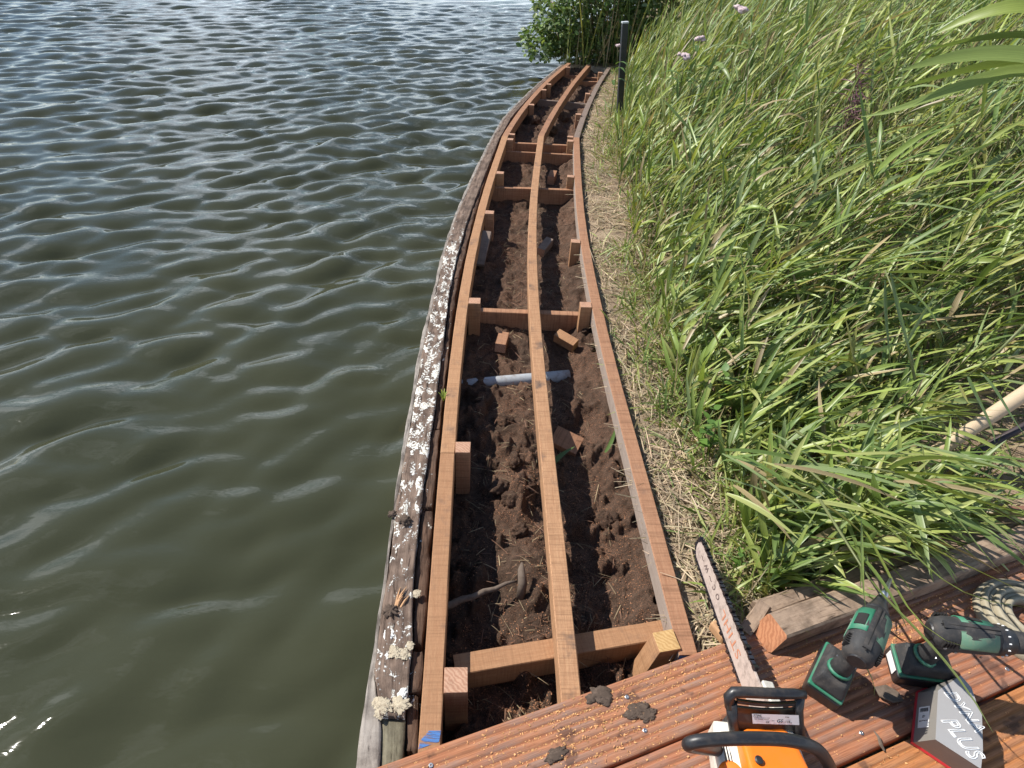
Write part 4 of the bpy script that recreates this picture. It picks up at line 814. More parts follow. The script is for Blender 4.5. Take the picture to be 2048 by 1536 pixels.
# black coated post in the reeds' edge
pb = G(1238, 236, -.05); m_ = MB(); m_.box((0, 0, .33), (.050, .04, .80)); post = m_.build('metal_post', MAT['post_black'], bevel=.003); post.location = pb; post.rotation_euler = (0, R(-5.0), R(10)); tag(post, 'slim black coated post with pale cap at the edge of the reeds', 'post')
m_ = MB(); m_.box((0, 0, .735), (.053, .043, .012)); m_.build('cap', MAT['post_cap'], post, bevel=.002)

# ---------------------------------------------------------------- plants
def leaf_strips(base, d, L, wid, droop, roll, col, K=7, fold=.22, wind=None, prof=None):
    """many long leaves at once: returns V, F, UV, colour"""
    N = len(L); t = np.linspace(0, 1, K)[None, :, None]; d = d / np.linalg.norm(d, axis=1)[:, None]; Lb = L[:, None, None]
    C = base[:, None, :] + d[:, None, :] * Lb * t + np.array([0, 0, -1.0])[None, None, :] * (droop * L)[:, None, None] * t ** 2
    if wind is not None: C = C + wind[:, None, :] * Lb * t ** 1.7
    T = np.gradient(C, axis=1); T /= np.linalg.norm(T, axis=2)[:, :, None] + 1e-9
    S = np.cross(T, np.array([0, 0, 1.0])[None, None, :]); S /= np.linalg.norm(S, axis=2)[:, :, None] + 1e-6; Nn = np.cross(S, T)
    ro = roll[:, None, None] * (0.6 + 0.8 * t); S2 = S * np.cos(ro) + Nn * np.sin(ro); N2 = np.cross(S2, T)
    pr = np.interp(np.linspace(0, 1, K), [0, .12, .35, .6, .85, 1], prof or [.5, .85, 1, .82, .4, .03])[None, :, None]; hw = wid[:, None, None] * pr / 2
    V = np.stack([C - S2 * hw + N2 * hw * fold * 2, C, C + S2 * hw + N2 * hw * fold * 2], 2).reshape(-1, 3)
    j = np.arange(K - 1)[:, None] * 3 + np.array([0, 1])[None, :]; f = np.stack([j, j + 1, j + 4, j + 3], -1).reshape(-1, 4); F = (np.arange(N)[:, None, None] * (3 * K) + f[None]).reshape(-1, 4)
    u = (np.linspace(0, 1, K)[None, :, None] * L[:, None, None]) + 0 * np.zeros((1, 1, 3)); v = np.array([-1, 0, 1.0])[None, None, :] * hw; UV = np.stack([u + 0 * v, v + np.arange(N)[:, None, None] * .13], -1).reshape(-1, 2)
    tip = np.linspace(0, 1, K)[None, :, None, None] ** 3; cc = col[:, None, None, :] * np.ones((N, K, 3, 1)); cc = cc * (1 - .0 * tip)
    return V, F, UV, cc.reshape(-1, 3)
def tubes3(P, rad, col):
    """many thin three-sided stems; P (N,K,3)"""
    N, K, _ = P.shape; T = np.gradient(P, axis=1); T /= np.linalg.norm(T, axis=2)[:, :, None] + 1e-9
    A = np.cross(T, np.array([0.3, 1, 0.1])[None, None, :]); A /= np.linalg.norm(A, axis=2)[:, :, None]; B = np.cross(T, A); taper = np.linspace(1, .45, K)[None, :, None]
    V = np.stack([P + (A * math.cos(q) + B * math.sin(q)) * rad[:, None, None] * taper for q in (0, 2.094, 4.189)], 2).reshape(-1, 3)
    j = np.arange(K - 1)[:, None] * 3 + np.arange(3)[None, :]; k = np.arange(K - 1)[:, None] * 3 + (np.arange(3)[None, :] + 1) % 3; f = np.stack([j, k, k + 3, j + 3], -1).reshape(-1, 4)
    F = (np.arange(N)[:, None, None] * (3 * K) + f[None]).reshape(-1, 4); cc = (col[:, None, None, :] * np.ones((N, K, 3, 1))).reshape(-1, 3); return V, F, np.zeros((len(V), 2)), cc
def merge(parts):
    o = 0; Vs, Fs, Us, Cs = [], [], [], []
    for V, F, U, C in parts: Vs.append(V); Fs.append(F + o); Us.append(U); Cs.append(C); o += len(V)
    return np.concatenate(Vs), np.concatenate(Fs), np.concatenate(Us), np.concatenate(Cs)
GREENS = np.array([(.235, .315, .072), (.290, .360, .092), (.175, .250, .078), (.34, .40, .110), (.235, .300, .125), (.140, .212, .055), (.40, .43, .150)])
def pick(rg, n, dead=.08, yellow=.07, gain=1.0):
    c = GREENS[rg.integers(0, len(GREENS), n)] * rg.uniform(.8, 1.2, (n, 1)) * gain; r = rg.random(n)
    c[r < yellow] = np.array([.36, .36, .10]) * rg.uniform(.75, 1.1, (int((r < yellow).sum()), 1)); m = (r >= yellow) & (r < yellow + dead); c[m] = np.array([.47, .37, .20]) * rg.uniform(.6, 1.1, (int(m.sum()), 1)); return c
BND = np.array([G(x, y, -.03)[:2] for x, y in [(1440, 985), (1378, 900), (1345, 830), (1308, 700), (1278, 570), (1248, 450), (1228, 380), (1222, 300), (1236, 230), (1244, 170), (1246, 130)]])
def xb(y): return np.interp(y, BND[:, 1], BND[:, 0]) + np.maximum(y - BND[-1, 1], 0) * .1
def behind_deck(x, y): return -((x - DECK_A[0]) * DN[0] + (y - DECK_A[1]) * DN[1])
def sample_bed(rg, n, dens_y=1.35, wmax=4.6, gap=.10):
    out = []
    while len(out) < n:
        y = .9 + 10.2 * rg.random(4000) ** dens_y; x = xb(y) + (0.02 + wmax * rg.random(4000) ** 1.25) * np.clip(.42 + y * .2, .5, 1.6); pa, pb2 = G(1838, 926, .0)[:2], G(2060, 780, .0)[:2]; ex = (pb2 - pa) / np.linalg.norm(pb2 - pa); al = (x - pa[0]) * ex[0] + (y - pa[1]) * ex[1]; ac_ = (x - pa[0]) * -ex[1] + (y - pa[1]) * ex[0]; clear = (al > -.15) & (ac_ < .12) & (gap > .08); ok = ~clear & (behind_deck(x, y) > gap) & (x < 1.05 + y * .95) & ~((y > 7.9) & (x < 1.9)); out += list(zip(x[ok], y[ok]))
    return np.array(out[:n])
rg = np.random.default_rng(21)
def culms(rg, base):
    n = len(base); x, y = base[:, 0], base[:, 1]; edge = np.clip((x - xb(y)) / 1.0, 0, 1)
    H = (.20 + .78 * edge ** .8) * rg.uniform(.7, 1.2, n) * np.clip(.72 + .09 * y, .72, 1.2)
    pa = G(1838, 926, .0)[:2]; H = H * np.clip(np.hypot(x - pa[0], y - pa[1]) / .95, .32, 1)
    lean_az = rg.normal(R(12), R(38), n); lean = np.clip(rg.normal(.50, .22, n), .05, 1.1) * (0.55 + .45 * edge) * np.clip(1.22 - .16 * y, .45, 1.1)
    z0 = bank_z(x, y); t = np.linspace(0, 1, 6)[None, :]
    ax, ay = np.cos(lean_az), np.sin(lean_az); out = (np.sin(lean)[:, None] * t * .75 + .45 * np.sin(lean)[:, None] * t ** 2) * H[:, None]
    P = np.stack([x[:, None] + ax[:, None] * out, y[:, None] + ay[:, None] * out, z0[:, None] - .01 + (np.cos(lean)[:, None] * t + .15 * t * (1 - t)) * H[:, None]], -1); return P, H, lean_az
def reed_leaves(rg, P, H, az, per, dead, lscale=1.0):
    n = len(H); idx = np.repeat(np.arange(n), per); m = len(idx); ft = rg.uniform(.12, 1.0, m); k = np.clip(ft * 5, 0, 4.999); i0 = k.astype(int); fr = (k - i0)[:, None]
    b = P[idx, i0] * (1 - fr) + P[idx, i0 + 1] * fr; tg = P[idx, i0 + 1] - P[idx, i0]; tg /= np.linalg.norm(tg, axis=1)[:, None]
    la = az[idx] + rg.normal(R(-6), R(80), m); d = tg * rg.uniform(.7, 1.9, (m, 1)) + np.stack([np.cos(la), np.sin(la), rg.uniform(-.15, .35, m)], 1) * rg.uniform(.45, 1.1, (m, 1)) * np.clip(1.15 - .11 * P[idx, 0, 1], .45, 1)[:, None]
    L = rg.uniform(.16, .40, m) * np.clip(.50 + H[idx] * .6, .55, 1.15) * lscale; wid = np.clip(rg.normal(.0138, .0050, m), .005, .026) * np.clip(1.1 - .05 * P[idx, 0, 1], .75, 1.1); droop = rg.gamma(2.0, .14, m); wind = np.array([[.18, .04, 0]]) * rg.uniform(.2, 1.2, (m, 1)); col = pick(rg, m, dead, .07, 1.1)
    return leaf_strips(b, d, L, wid, droop, rg.normal(0, .55, m), col, 7, .18, wind)
base = sample_bed(rg, 4400); yf = rg.uniform(9.3, 16, 700); base = np.concatenate([base, np.stack([LL.x(yf) + .3 + 6.5 * rg.random(700) ** 1.1, yf], 1)]); P, H, az = culms(rg, base)
stem_c = np.where(rg.random((len(H), 1)) < .4, np.array([[.40, .33, .18]]), np.array([[.20, .24, .09]])) * rg.uniform(.7, 1.1, (len(H), 1))
m = 95; lb_ = np.array([G(rg.uniform(1440, 1900), rg.uniform(850, 1020), rg.uniform(.08, .26)) for _ in range(m)]); lb_ = lb_[behind_deck(lb_[:, 0], lb_[:, 1]) > .07]; m = len(lb_); la = rg.normal(R(-30), R(22), m)
lod = leaf_strips(lb_, np.stack([np.cos(la), np.sin(la), rg.uniform(.0, .35, m)], 1), rg.uniform(.18, .36, m), rg.uniform(.009, .019, m), rg.uniform(.15, .5, m), rg.normal(0, .4, m), pick(rg, m, .08, .08, 1.2), 8, .18)   # blades blown flat towards the deck
V, F, U, C = merge([lod, reed_leaves(rg, P, H, az, 8, .06), tubes3(P, rg.uniform(.0022, .0042, len(H)), stem_c)])
reeds = link_mesh('reeds', np_mesh('reeds', V, F, U, None, C), MAT['leaf'], smooth=True); tag(reeds, 'dense wind-bent green reed bed covering the bank', 'reeds', kind='stuff')
# low grass and weeds under and in front of the reeds
def ground_blades(name, xy, rg, Lr, wr, cols, label, cat, mat, flat=.5, zoff=.0, zfun=bank_z):
    n = len(xy); a = rg.random(n) * 6.283; el = np.abs(rg.normal(flat, .35, n)); d = np.stack([np.cos(a) * np.cos(el), np.sin(a) * np.cos(el), np.sin(el)], 1); b = np.stack([xy[:, 0], xy[:, 1], zfun(xy[:, 0], xy[:, 1]) + zoff], 1)
    V, F, U, C = leaf_strips(b, d, rg.uniform(*Lr, n), rg.uniform(*wr, n), rg.uniform(.05, .5, n), rg.normal(0, .5, n), cols, 5, .12); o = link_mesh(name, np_mesh(name, V, F, U, None, C), mat, smooth=True); tag(o, label, cat, kind='stuff'); return o
g = sample_bed(rg, 15000, 1.2, 3.6, .06); ground_blades('grass', g, rg, (.06, .24), (.003, .010), pick(rg, len(g), .26, .05, .92), 'green and dead grass undergrowth between the reed stems', 'grass', MAT['leaf'], .85)
yy_ = .95 + 7.2 * rg.random(5200) ** 1.25; xx_ = xb(yy_) + rg.normal(.045, .095, len(yy_)); kp = fbm(xx_ * 3, yy_ * 3 + 50, 3) > -.15; xx_ = xx_[kp]; yy_ = yy_[kp]; ok = (behind_deck(xx_, yy_) > .02) & (xx_ > LR.x(yy_) + .05); e_ = np.stack([xx_, yy_], 1)[ok]
ground_blades('edge_grass', e_, rg, (.05, .20), (.003, .009), pick(rg, len(e_), .12, .05, 1.1), 'fresh grass tufts along the edge of the straw strip', 'grass', MAT['leaf'], .75)
# cut straw lying on the strip beside the frame
def strip_pts(rg, n):
    y = .80 + 7.4 * rg.random(n) ** 1.3; x0 = LR.x(y) + .03; x1 = np.maximum(xb(y), x0 + .12) + .16; x = x0 + (x1 - x0) * rg.random(n); ok = behind_deck(x, y) > .004; return np.stack([x, y], 1)[ok]
s_ = strip_pts(rg, 19000); s_ = s_[fbm(s_[:, 0] * 5 + 3, s_[:, 1] * 5, 3) + rg.normal(0, .22, len(s_)) > -.16]; sc_ = np.array([.55, .43, .28]) * rg.uniform(.4, 1.2, (len(s_), 1)) * rg.uniform(.94, 1.06, (len(s_), 3)); gm = rg.random(len(s_)) < .05; sc_[gm] = pick(rg, int(gm.sum()), 0, 0)
n = len(s_); a = rg.random(n) * 6.283; el = np.abs(rg.normal(.08, .16, n)); b = np.stack([s_[:, 0], s_[:, 1], bank_z(s_[:, 0], s_[:, 1]) + rg.uniform(.001, .016, n)], 1)
V, F, U, C = leaf_strips(b, np.stack([np.cos(a) * np.cos(el), np.sin(a) * np.cos(el), np.sin(el)], 1), rg.uniform(.02, .11, n) * np.clip(1.4 - .05 * s_[:, 1], .8, 1.4), rg.uniform(.0014, .0042, n), rg.uniform(0, .25, n), rg.normal(0, .5, n), sc_, 4, .1, None, [1, 1, 1, .9, .8, .5])
o = link_mesh('straw', np_mesh('straw', V, F, U, None, C), MAT['straw'], smooth=True); tag(o, 'dry cut straw lying on the strip beside the landside joist', 'straw', kind='stuff')
# dead straw and roots in the trench
n = 4200; y = .7 + 7.0 * rg.random(n) ** 1.3; tq = rg.random(n); x = LL.x(y) + .05 + (LR.x(y) - LL.x(y) - .14) * tq; a = rg.random(n) * 6.283; a = np.where((tq > .7) & (np.cos(a) > 0), a + math.pi, a); el = np.abs(rg.normal(.05, .25, n)); b = np.stack([x, y, soil_z(x, y) + .004], 1)
V, F, U, C = leaf_strips(b, np.stack([np.cos(a) * np.cos(el), np.sin(a) * np.cos(el), np.sin(el)], 1), rg.uniform(.010, .055, n) * np.where(rg.random(n) < .1, 2, 1), rg.uniform(.0007, .0022, n), rg.uniform(0, .3, n), rg.normal(0, .5, n), np.where(rg.random((n, 1)) < .35, np.array([[.42, .32, .19]]), np.array([[.22, .115, .07]])) * rg.uniform(.4, 1.2, (n, 1)), 4, .1, None, [1, 1, 1, .9, .8, .5])
o = link_mesh('straw_litter', np_mesh('straw_litter', V, F, U, None, C), MAT['straw'], smooth=True); tag(o, 'scattered dead stalks and roots on the soil of the trench', 'straw', kind='stuff')
# sawdust: chips in the grooves of the deck, on the frame and on the soil
def chips(xyz, rg, smin, smax, cols):
    n = len(xyz); a = rg.random(n) * 6.283; s1 = rg.uniform(smin, smax, n); s2 = s1 * rg.uniform(.25, .7, n); dx = np.stack([np.cos(a), np.sin(a), rg.normal(0, .25, n)], 1); dy = np.stack([-np.sin(a), np.cos(a), rg.normal(0, .25, n)], 1)
    V = np.stack([xyz - dx * s1[:, None] - dy * s2[:, None], xyz + dx * s1[:, None] - dy * s2[:, None], xyz + dx * s1[:, None] + dy * s2[:, None], xyz - dx * s1[:, None] + dy * s2[:, None]], 1).reshape(-1, 3)
    return V, np.arange(4 * n).reshape(-1, 4), np.zeros((4 * n, 2)), np.repeat(cols, 4, 0)
n = 15000; k = rg.choice([0, 0, 0, 0, 1, 1, 2], n); s = rg.uniform(-.1, 1.9, n); gi = rg.integers(0, 8, n); pw = (BW - .006) / 8; v = np.where(rg.random(n) < .78, .003 + (gi + .82 + rg.normal(0, .10, n)) * pw, rg.uniform(.003, BW - .003, n))
dens = vnoise(s * 3.1 + k * 9, v * 9 + 4) + .35 * (s > .35) * (k == 0); keep = dens > rg.random(n) * 1.05
xyz = DECK_A[None] + DD[None] * s[:, None] + DN[None] * (k * PITCH_B + np.clip(v, .002, BW - .002))[:, None]; inA = ((v - .003) / pw) % 1.0; xyz[:, 2] = .028 + np.where((inA > .64) & (inA < .97), -.0012, .0009) + rg.uniform(0, .0008, n)
cd_ = np.array([.58, .30, .13]) * rg.uniform(.6, 1.25, (n, 1)) * rg.uniform(.93, 1.07, (n, 3)); A = chips(xyz[keep], rg, .0008, .0024, cd_[keep])
n = 15000; y = .72 + 3.4 * rg.random(n) ** 1.8; tq = rg.random(n); x = LL.x(y) + .03 + (LR.x(y) - LL.x(y) - .06) * tq; keep = (vnoise(x * 9, y * 6) + .45 * np.exp(-((y - 1.0) / .35) ** 2)) > .35 + rg.random(n) * .6; xyz = np.stack([x, y, soil_z(x, y) + .002], 1)
B = chips(xyz[keep], rg, .0007, .0019, np.array([.42, .20, .105])[None] * rg.uniform(.5, 1.2, (int(keep.sum()), 1)))
V, F, U, C = merge([A, B]); o = link_mesh('sawdust', np_mesh('sawdust', V, F, U, None, C), MAT['chips']); tag(o, 'orange sawdust scattered over deck grooves and soil', 'sawdust', kind='stuff')

# ---------------------------------------------------------------- single reeds one can pick out
def leaf_obj(name, pts, wid, col, parent, mat=None, roll=0.0, prof=None):
    pts = np.array(pts, float); n = len(pts); s = np.concatenate([[0], np.cumsum(np.linalg.norm(np.diff(pts, axis=0), axis=1))]); K = 10; q = np.linspace(0, s[-1], K); C = np.zeros((K, 3))
    for i in range(3):
        p = np.polyfit(s, pts[:, i], min(n - 1, 3)); C[:, i] = np.polyval(p, q)
    T = np.gradient(C, axis=0); T /= np.linalg.norm(T, axis=1)[:, None]; S = np.cross(T, [0, 0, 1.0]); S /= np.linalg.norm(S, axis=1)[:, None] + 1e-6; Nn = np.cross(S, T); S2 = S * math.cos(roll) + Nn * math.sin(roll); N2 = np.cross(S2, T)
    pr = np.interp(np.linspace(0, 1, K), [0, .12, .35, .6, .85, 1], prof or [.45, .85, 1, .82, .4, .03])[:, None]; hw = wid / 2 * pr
    V = np.stack([C - S2 * hw + N2 * hw * .3, C, C + S2 * hw + N2 * hw * .3], 1).reshape(-1, 3); j = np.arange(K - 1)[:, None] * 3 + np.array([0, 1])[None, :]; F = np.stack([j, j + 1, j + 4, j + 3], -1).reshape(-1, 4)
    UV = np.stack([np.repeat(q, 3), np.stack([-hw, 0 * hw, hw], 1).reshape(-1)], -1); me = np_mesh(name, V, F, UV, None, np.repeat(np.array(col)[None], len(V), 0)); return link_mesh(name, me, mat or MAT['leaf'], parent, smooth=True)
def stem_obj(name, pts, r, col, parent, mat=None, k=6):
    m_ = MB(); m_.tube(pts, [r * (1 - .5 * i / (len(pts) - 1)) for i in range(len(pts))], k); o = m_.build(name, mat or MAT['leaf'], parent, smooth=True); at = o.data.attributes.new('tint', 'FLOAT_COLOR', 'POINT'); at.data.foreach_set('color', np.tile(np.array([*col, 1], np.float32), len(o.data.vertices))); return o
GR = [(.20, .28, .065), (.25, .325, .095), (.17, .245, .075), (.29, .36, .085)]
def bez(a, c, b, n=6): t = np.linspace(0, 1, n)[:, None]; return a * (1 - t) ** 2 + 2 * c * t * (1 - t) + b * t ** 2
def hero(label, stem, leaves, group=None):
    """stem and leaves as (photo pixel x, y, horizontal distance) runs"""
    r = empty('reed', (0, 0, 0)); tag(r, label, 'reed', group)
    sp = [RAY(*p) for p in stem]; stem_obj('stem', sp, .0042, (.24, .27, .11), r)
    for (pts, wd, ci, ro) in leaves: leaf_obj('leaf', [RAY(*p) for p in pts], wd, ci if hasattr(ci, '__len__') else GR[ci], r, None, ro)
    return r
hero('tall reed leaning in at the top right with four broad pale leaves', [(2330, 760, 1.75), (2240, 420, 1.9), (2150, 150, 2.0), (2100, 20, 2.05)],
     [([(2150, 150, 2.0), (2048, 112, 1.98), (1930, 112, 1.95), (1794, 144, 1.9)], .040, 1, .9), ([(2130, 90, 2.02), (2030, 72, 2.0), (1940, 82, 2.0), (1830, 105, 1.96)], .026, 2, -.7), ([(2170, 200, 1.98), (2060, 122, 2.1), (1940, 140, 2.1), (1765, 182, 2.05)], .036, 2, -.8), ([(2190, 260, 1.95), (2060, 140, 2.0), (1930, 170, 1.95), (1722, 234, 1.9)], .034, 1, .8), ([(2110, 40, 2.05), (2030, 14, 2.0), (1960, 30, 2.0), (1862, 72, 2.0)], .036, 3, .9)])
hero('reed with a long leaf hanging across drills and screw box', [(1640, 1000, 1.32), (1690, 1080, 1.22), (1740, 1160, 1.12)],
     [([(1740, 1160, 1.12), (1800, 1228, 1.03), (1880, 1318, .95), (1930, 1372, .92), (1985, 1465, .88)], .020, 1, .5), ([(1700, 1090, 1.2), (1745, 1140, 1.14), (1780, 1190, 1.1), (1815, 1260, 1.06)], .014, 0, .3), ([(1722, 1040, 1.2), (1724, 1120, 1.15), (1727, 1180, 1.1), (1732, 1222, 1.08)], .007, 1, .2), ([(1732, 1222, 1.08), (1712, 1300, 1.0), (1735, 1340, .99), (1748, 1395, .98)], .008, 0, .4)])
hero('reed bending over the timber with broad yellow-green leaves to the right edge', [(1560, 890, 1.55), (1640, 960, 1.42), (1720, 1010, 1.36)],
     [([(1720, 1010, 1.36), (1830, 1080, 1.3), (1930, 1130, 1.28), (2060, 1190, 1.25)], .020, 3, .6), ([(1700, 1000, 1.38), (1800, 1080, 1.28), (1900, 1170, 1.18), (2052, 1215, 1.16)], .017, 1, .5), ([(1640, 960, 1.42), (1700, 1040, 1.36), (1770, 1110, 1.3), (1860, 1270, 1.1), (1955, 1300, 1.08)], .012, 3, .4), ([(1600, 920, 1.5), (1660, 990, 1.42), (1700, 1060, 1.35), (1720, 1180, 1.2)], .020, 1, .4)])
hero('reed with pale broad leaves lying across the foot of the wooden pole', [(1590, 860, 1.68), (1680, 925, 1.55), (1790, 945, 1.5)],
     [([(1780, 938, 1.5), (1850, 918, 1.48), (1940, 925, 1.46), (2040, 948, 1.45)], .026, 1, .7), ([(1790, 945, 1.5), (1880, 952, 1.46), (1980, 960, 1.44), (2060, 965, 1.43)], .020, 3, .6), ([(1800, 950, 1.48), (1900, 985, 1.42), (1980, 1010, 1.4), (2060, 1030, 1.38)], .026, 3, .8), ([(1820, 955, 1.46), (1880, 1000, 1.4), (1930, 1060, 1.34), (2010, 1150, 1.25)], .018, 1, .6), ([(1680, 925, 1.55), (1740, 985, 1.46), (1790, 1040, 1.4), (1880, 1120, 1.3)], .026, 1, .5)])
hero('reed with a drooping yellow leaf in the middle of the bed', [(1560, 900, 2.1), (1600, 780, 2.2), (1640, 660, 2.25)], [([(1690, 636, 2.1), (1700, 690, 2.08), (1712, 740, 2.05), (1752, 800, 2.0)], .024, (.42, .40, .15), .4), ([(1640, 660, 2.25), (1700, 620, 2.2), (1760, 600, 2.2), (1820, 602, 2.2)], .020, 1, .5), ([(1610, 760, 2.2), (1650, 690, 2.2), (1660, 640, 2.2), (1672, 560, 2.2)], .018, 0, .3)])
hero('reed with two bleached yellow leaves hanging down in the upper bed', [(1600, 540, 3.0), (1640, 400, 3.1), (1680, 290, 3.15)], [([(1634, 300, 2.9), (1640, 340, 2.88), (1656, 380, 2.86), (1690, 425, 2.84)], .030, (.40, .40, .14), .4), ([(1728, 325, 2.8), (1740, 350, 2.78), (1755, 375, 2.76), (1775, 395, 2.75)], .026, (.42, .42, .12), .4), ([(1690, 430, 2.84), (1740, 450, 2.8), (1790, 470, 2.8)], .022, 3, .5)])
hero('reed with stiff grey-green leaves pointing down beside the yellow leaf', [(1830, 760, 1.9), (1800, 620, 2.0), (1770, 540, 2.05)], [([(1780, 545, 2.0), (1795, 620, 1.95), (1815, 690, 1.9), (1835, 745, 1.88)], .022, 2, .3), ([(1770, 560, 2.0), (1770, 620, 1.96), (1775, 680, 1.92), (1782, 740, 1.9)], .016, 2, .3), ([(1785, 550, 2.0), (1830, 590, 1.95), (1870, 640, 1.9), (1890, 690, 1.88)], .018, 0, .3), ([(1780, 545, 2.0), (1850, 545, 1.95), (1930, 552, 1.9), (1990, 560, 1.88)], .020, 1, .6)])
hero('reed whose leaves hang over the pale pole at the right edge', [(2060, 640, 1.75), (2000, 700, 1.72), (1935, 752, 1.7)], [([(1935, 752, 1.7), (1955, 800, 1.66), (1975, 840, 1.64), (1990, 885, 1.6)], .018, 2, .3), ([(1960, 745, 1.7), (1995, 790, 1.66), (2020, 830, 1.64), (2050, 870, 1.62)], .018, 2, .3), ([(1918, 770, 1.7), (1926, 790, 1.68), (1938, 808, 1.66)], .014, (.42, .40, .12), .3), ([(1850, 806, 1.72), (1880, 808, 1.7), (1910, 814, 1.68), (1942, 818, 1.66)], .018, 1, .5)])
# more single stalks spread through the bed
rh = np.random.default_rng(77); hb_ = sample_bed(rh, 26, 1.1, 2.2, .16); P, H, az = culms(rh, hb_); P[:, :, 2] = P[:, :1, 2] + (P[:, :, 2] - P[:, :1, 2]) * 1.15
for i in range(len(hb_)):
    r = empty('reed', tuple(P[i, 0])); tag(r, 'green reed stalk with arching leaves standing in the reed bed', 'reed', 'reed stalks standing in the bed'); r.location = (0, 0, 0)
    stem_obj('stem', list(P[i]), .004, (.22, .26, .10), r)
    for j in range(6):
        ft = .25 + .13 * j; k = int(ft * 5); b = P[i, k] * (1 - (ft * 5 - k)) + P[i, min(k + 1, 5)] * (ft * 5 - k); la = az[i] + rh.normal(0, .9); Lf = rh.uniform(.22, .42); d = np.array([math.cos(la), math.sin(la), .45]); c = b + d * Lf * .55; e_ = b + np.array([math.cos(la), math.sin(la), 0]) * Lf * .95 + np.array([.05, 0, rh.uniform(-.12, .12)])
        leaf_obj('leaf', bez(b, c, e_), rh.uniform(.016, .028), np.array(GR[int(rh.integers(0, 4))]) * rh.uniform(.85, 1.15), r, None, rh.normal(0, .5))
# ---------------------------------------------------------------- nettles
def toothed_leaf():
    pts = []; n = 9
    for i in range(n + 1):
        t = i / n; wv = .34 * math.sin(math.pi * min(1, t * 1.02) ** .72) * (1 - .25 * t); pts.append((t, wv + (.035 if i % 2 else -.01) * (1 - t)))
    V = [(t, 0, -.10 * (t - .3) ** 2 + .03) for t, _ in pts]; k = len(V); V += [(t - .02, w_, -.10 * (t - .3) ** 2 + .03 + .10 * w_) for t, w_ in pts] + [(t - .02, -w_, -.10 * (t - .3) ** 2 + .03 + .10 * w_) for t, w_ in pts]
    F = [[i, i + 1, k + i + 1, k + i] for i in range(k - 1)] + [[i + 1, i, 2 * k + i, 2 * k + i + 1] for i in range(k - 1)]; return np.array(V), np.array(F)
NV, NF = toothed_leaf(); NL = []
for c in ((.13, .235, .045), (.17, .28, .06), (.10, .19, .045)):
    me = np_mesh('leaf', NV, NF, NV[:, :2], None, np.repeat(np.array(c)[None], len(NV), 0)); me.materials.append(MAT['broadleaf']); NL.append(me)
def nettle(px, py, h, n_pairs, size, label, rr):
    b = G(px, py, -.02); r = empty('nettle', (0, 0, 0)); tag(r, label, 'nettle', 'nettles along the straw strip'); r.location = b; lx, ly = rr.normal(0, .12, 2); pts = [np.array([lx * h * t * t, ly * h * t * t, h * t]) for t in np.linspace(0, 1, 5)]; stem_obj('stem', pts, .0025, (.16, .20, .07), r)
    a0 = rr.random() * 3
    for i in range(n_pairs):
        t = .3 + .7 * i / max(1, n_pairs - 1); p = np.array([lx * h * t * t, ly * h * t * t, h * t]); sz = size * (1.1 - .45 * t) * rr.uniform(.85, 1.15)
        for s in (0, math.pi):
            o = bpy.data.objects.new('leaf', NL[int(rr.integers(0, 3))]); COL.objects.link(o); o.parent = r; o.location = p; o.rotation_euler = (rr.normal(0, .2), R(-18) + rr.normal(0, .2) + .35 * (1 - t), a0 + s + i * 1.57 + rr.normal(0, .2)); o.scale = (sz,) * 3
rr = np.random.default_rng(4)
for (x, y, h, k, s, lb) in [(1430, 835, .20, 4, .055, 'bushy nettle at the edge of the straw strip, below the reeds'), (1395, 900, .16, 4, .05, 'low nettle beside the landside joist above the saw bar'), (1418, 905, .13, 3, .05, None), (1560, 1120, .10, 3, .05, 'nettle beside the old plank above the timber end'), (1745, 1105, .12, 3, .055, 'light green nettle top over the weathered timber'), (1600, 1060, .12, 3, .05, None), (1640, 1075, .10, 3, .05, None), (1480, 1140, .06, 2, .035, 'tiny nettle seedling right of the saw bar tip'), (1470, 690, .2, 4, .05, None), (1500, 640, .22, 4, .05, None), (1400, 640, .16, 4, .045, None), (1330, 470, .2, 4, .055, 'nettle clump beside the straw strip in the middle distance'), (1300, 400, .2, 4, .055, None), (1290, 350, .22, 4, .055, None), (1310, 430, .18, 4, .05, None), (1460, 600, .2, 4, .05, None), (1700, 1000, .14, 3, .055, None), (1850, 1010, .16, 3, .06, None), (1270, 300, .25, 4, .06, None), (1285, 260, .25, 4, .06, None), (1320, 180, .35, 5, .07, None), (1345, 210, .3, 5, .07, None)]:
    nettle(x, y, h, k, s, lb or 'leafy green nettle growing among the reed edge', rr)
# ---------------------------------------------------------------- far bush over the water, reeds in it, flowers
bush = empty('bramble_bush', (0, 0, 0)); tag(bush, 'dark green bramble bush hanging over the water at the far end of the frame', 'bush')
rb2 = np.random.default_rng(9); bc = G(1180, 116, 0); n = 12000
blobs = [(.0, .2, .70, .55, .5, .70), (-.38, .05, .42, .36, .4, .40), (.40, .3, .65, .6, .45, .8), (.85, .5, .8, .6, .5, .9), (-.55, .0, .14, .30, .35, .22), (.0, .02, .12, .5, .25, .24), (.6, .1, .5, .4, .3, .5)]
pp = []
for (cx, cy, cz, rx, ry, rz) in blobs:
    m = int(n * rx * rz / 1.9) + 200; q = rb2.normal(0, 1, (m, 3)); q /= np.linalg.norm(q, axis=1)[:, None]; q *= (rb2.random((m, 1)) ** .28); pp.append(np.stack([bc[0] + cx + q[:, 0] * rx, bc[1] + cy + q[:, 1] * ry, cz + q[:, 2] * rz], 1))
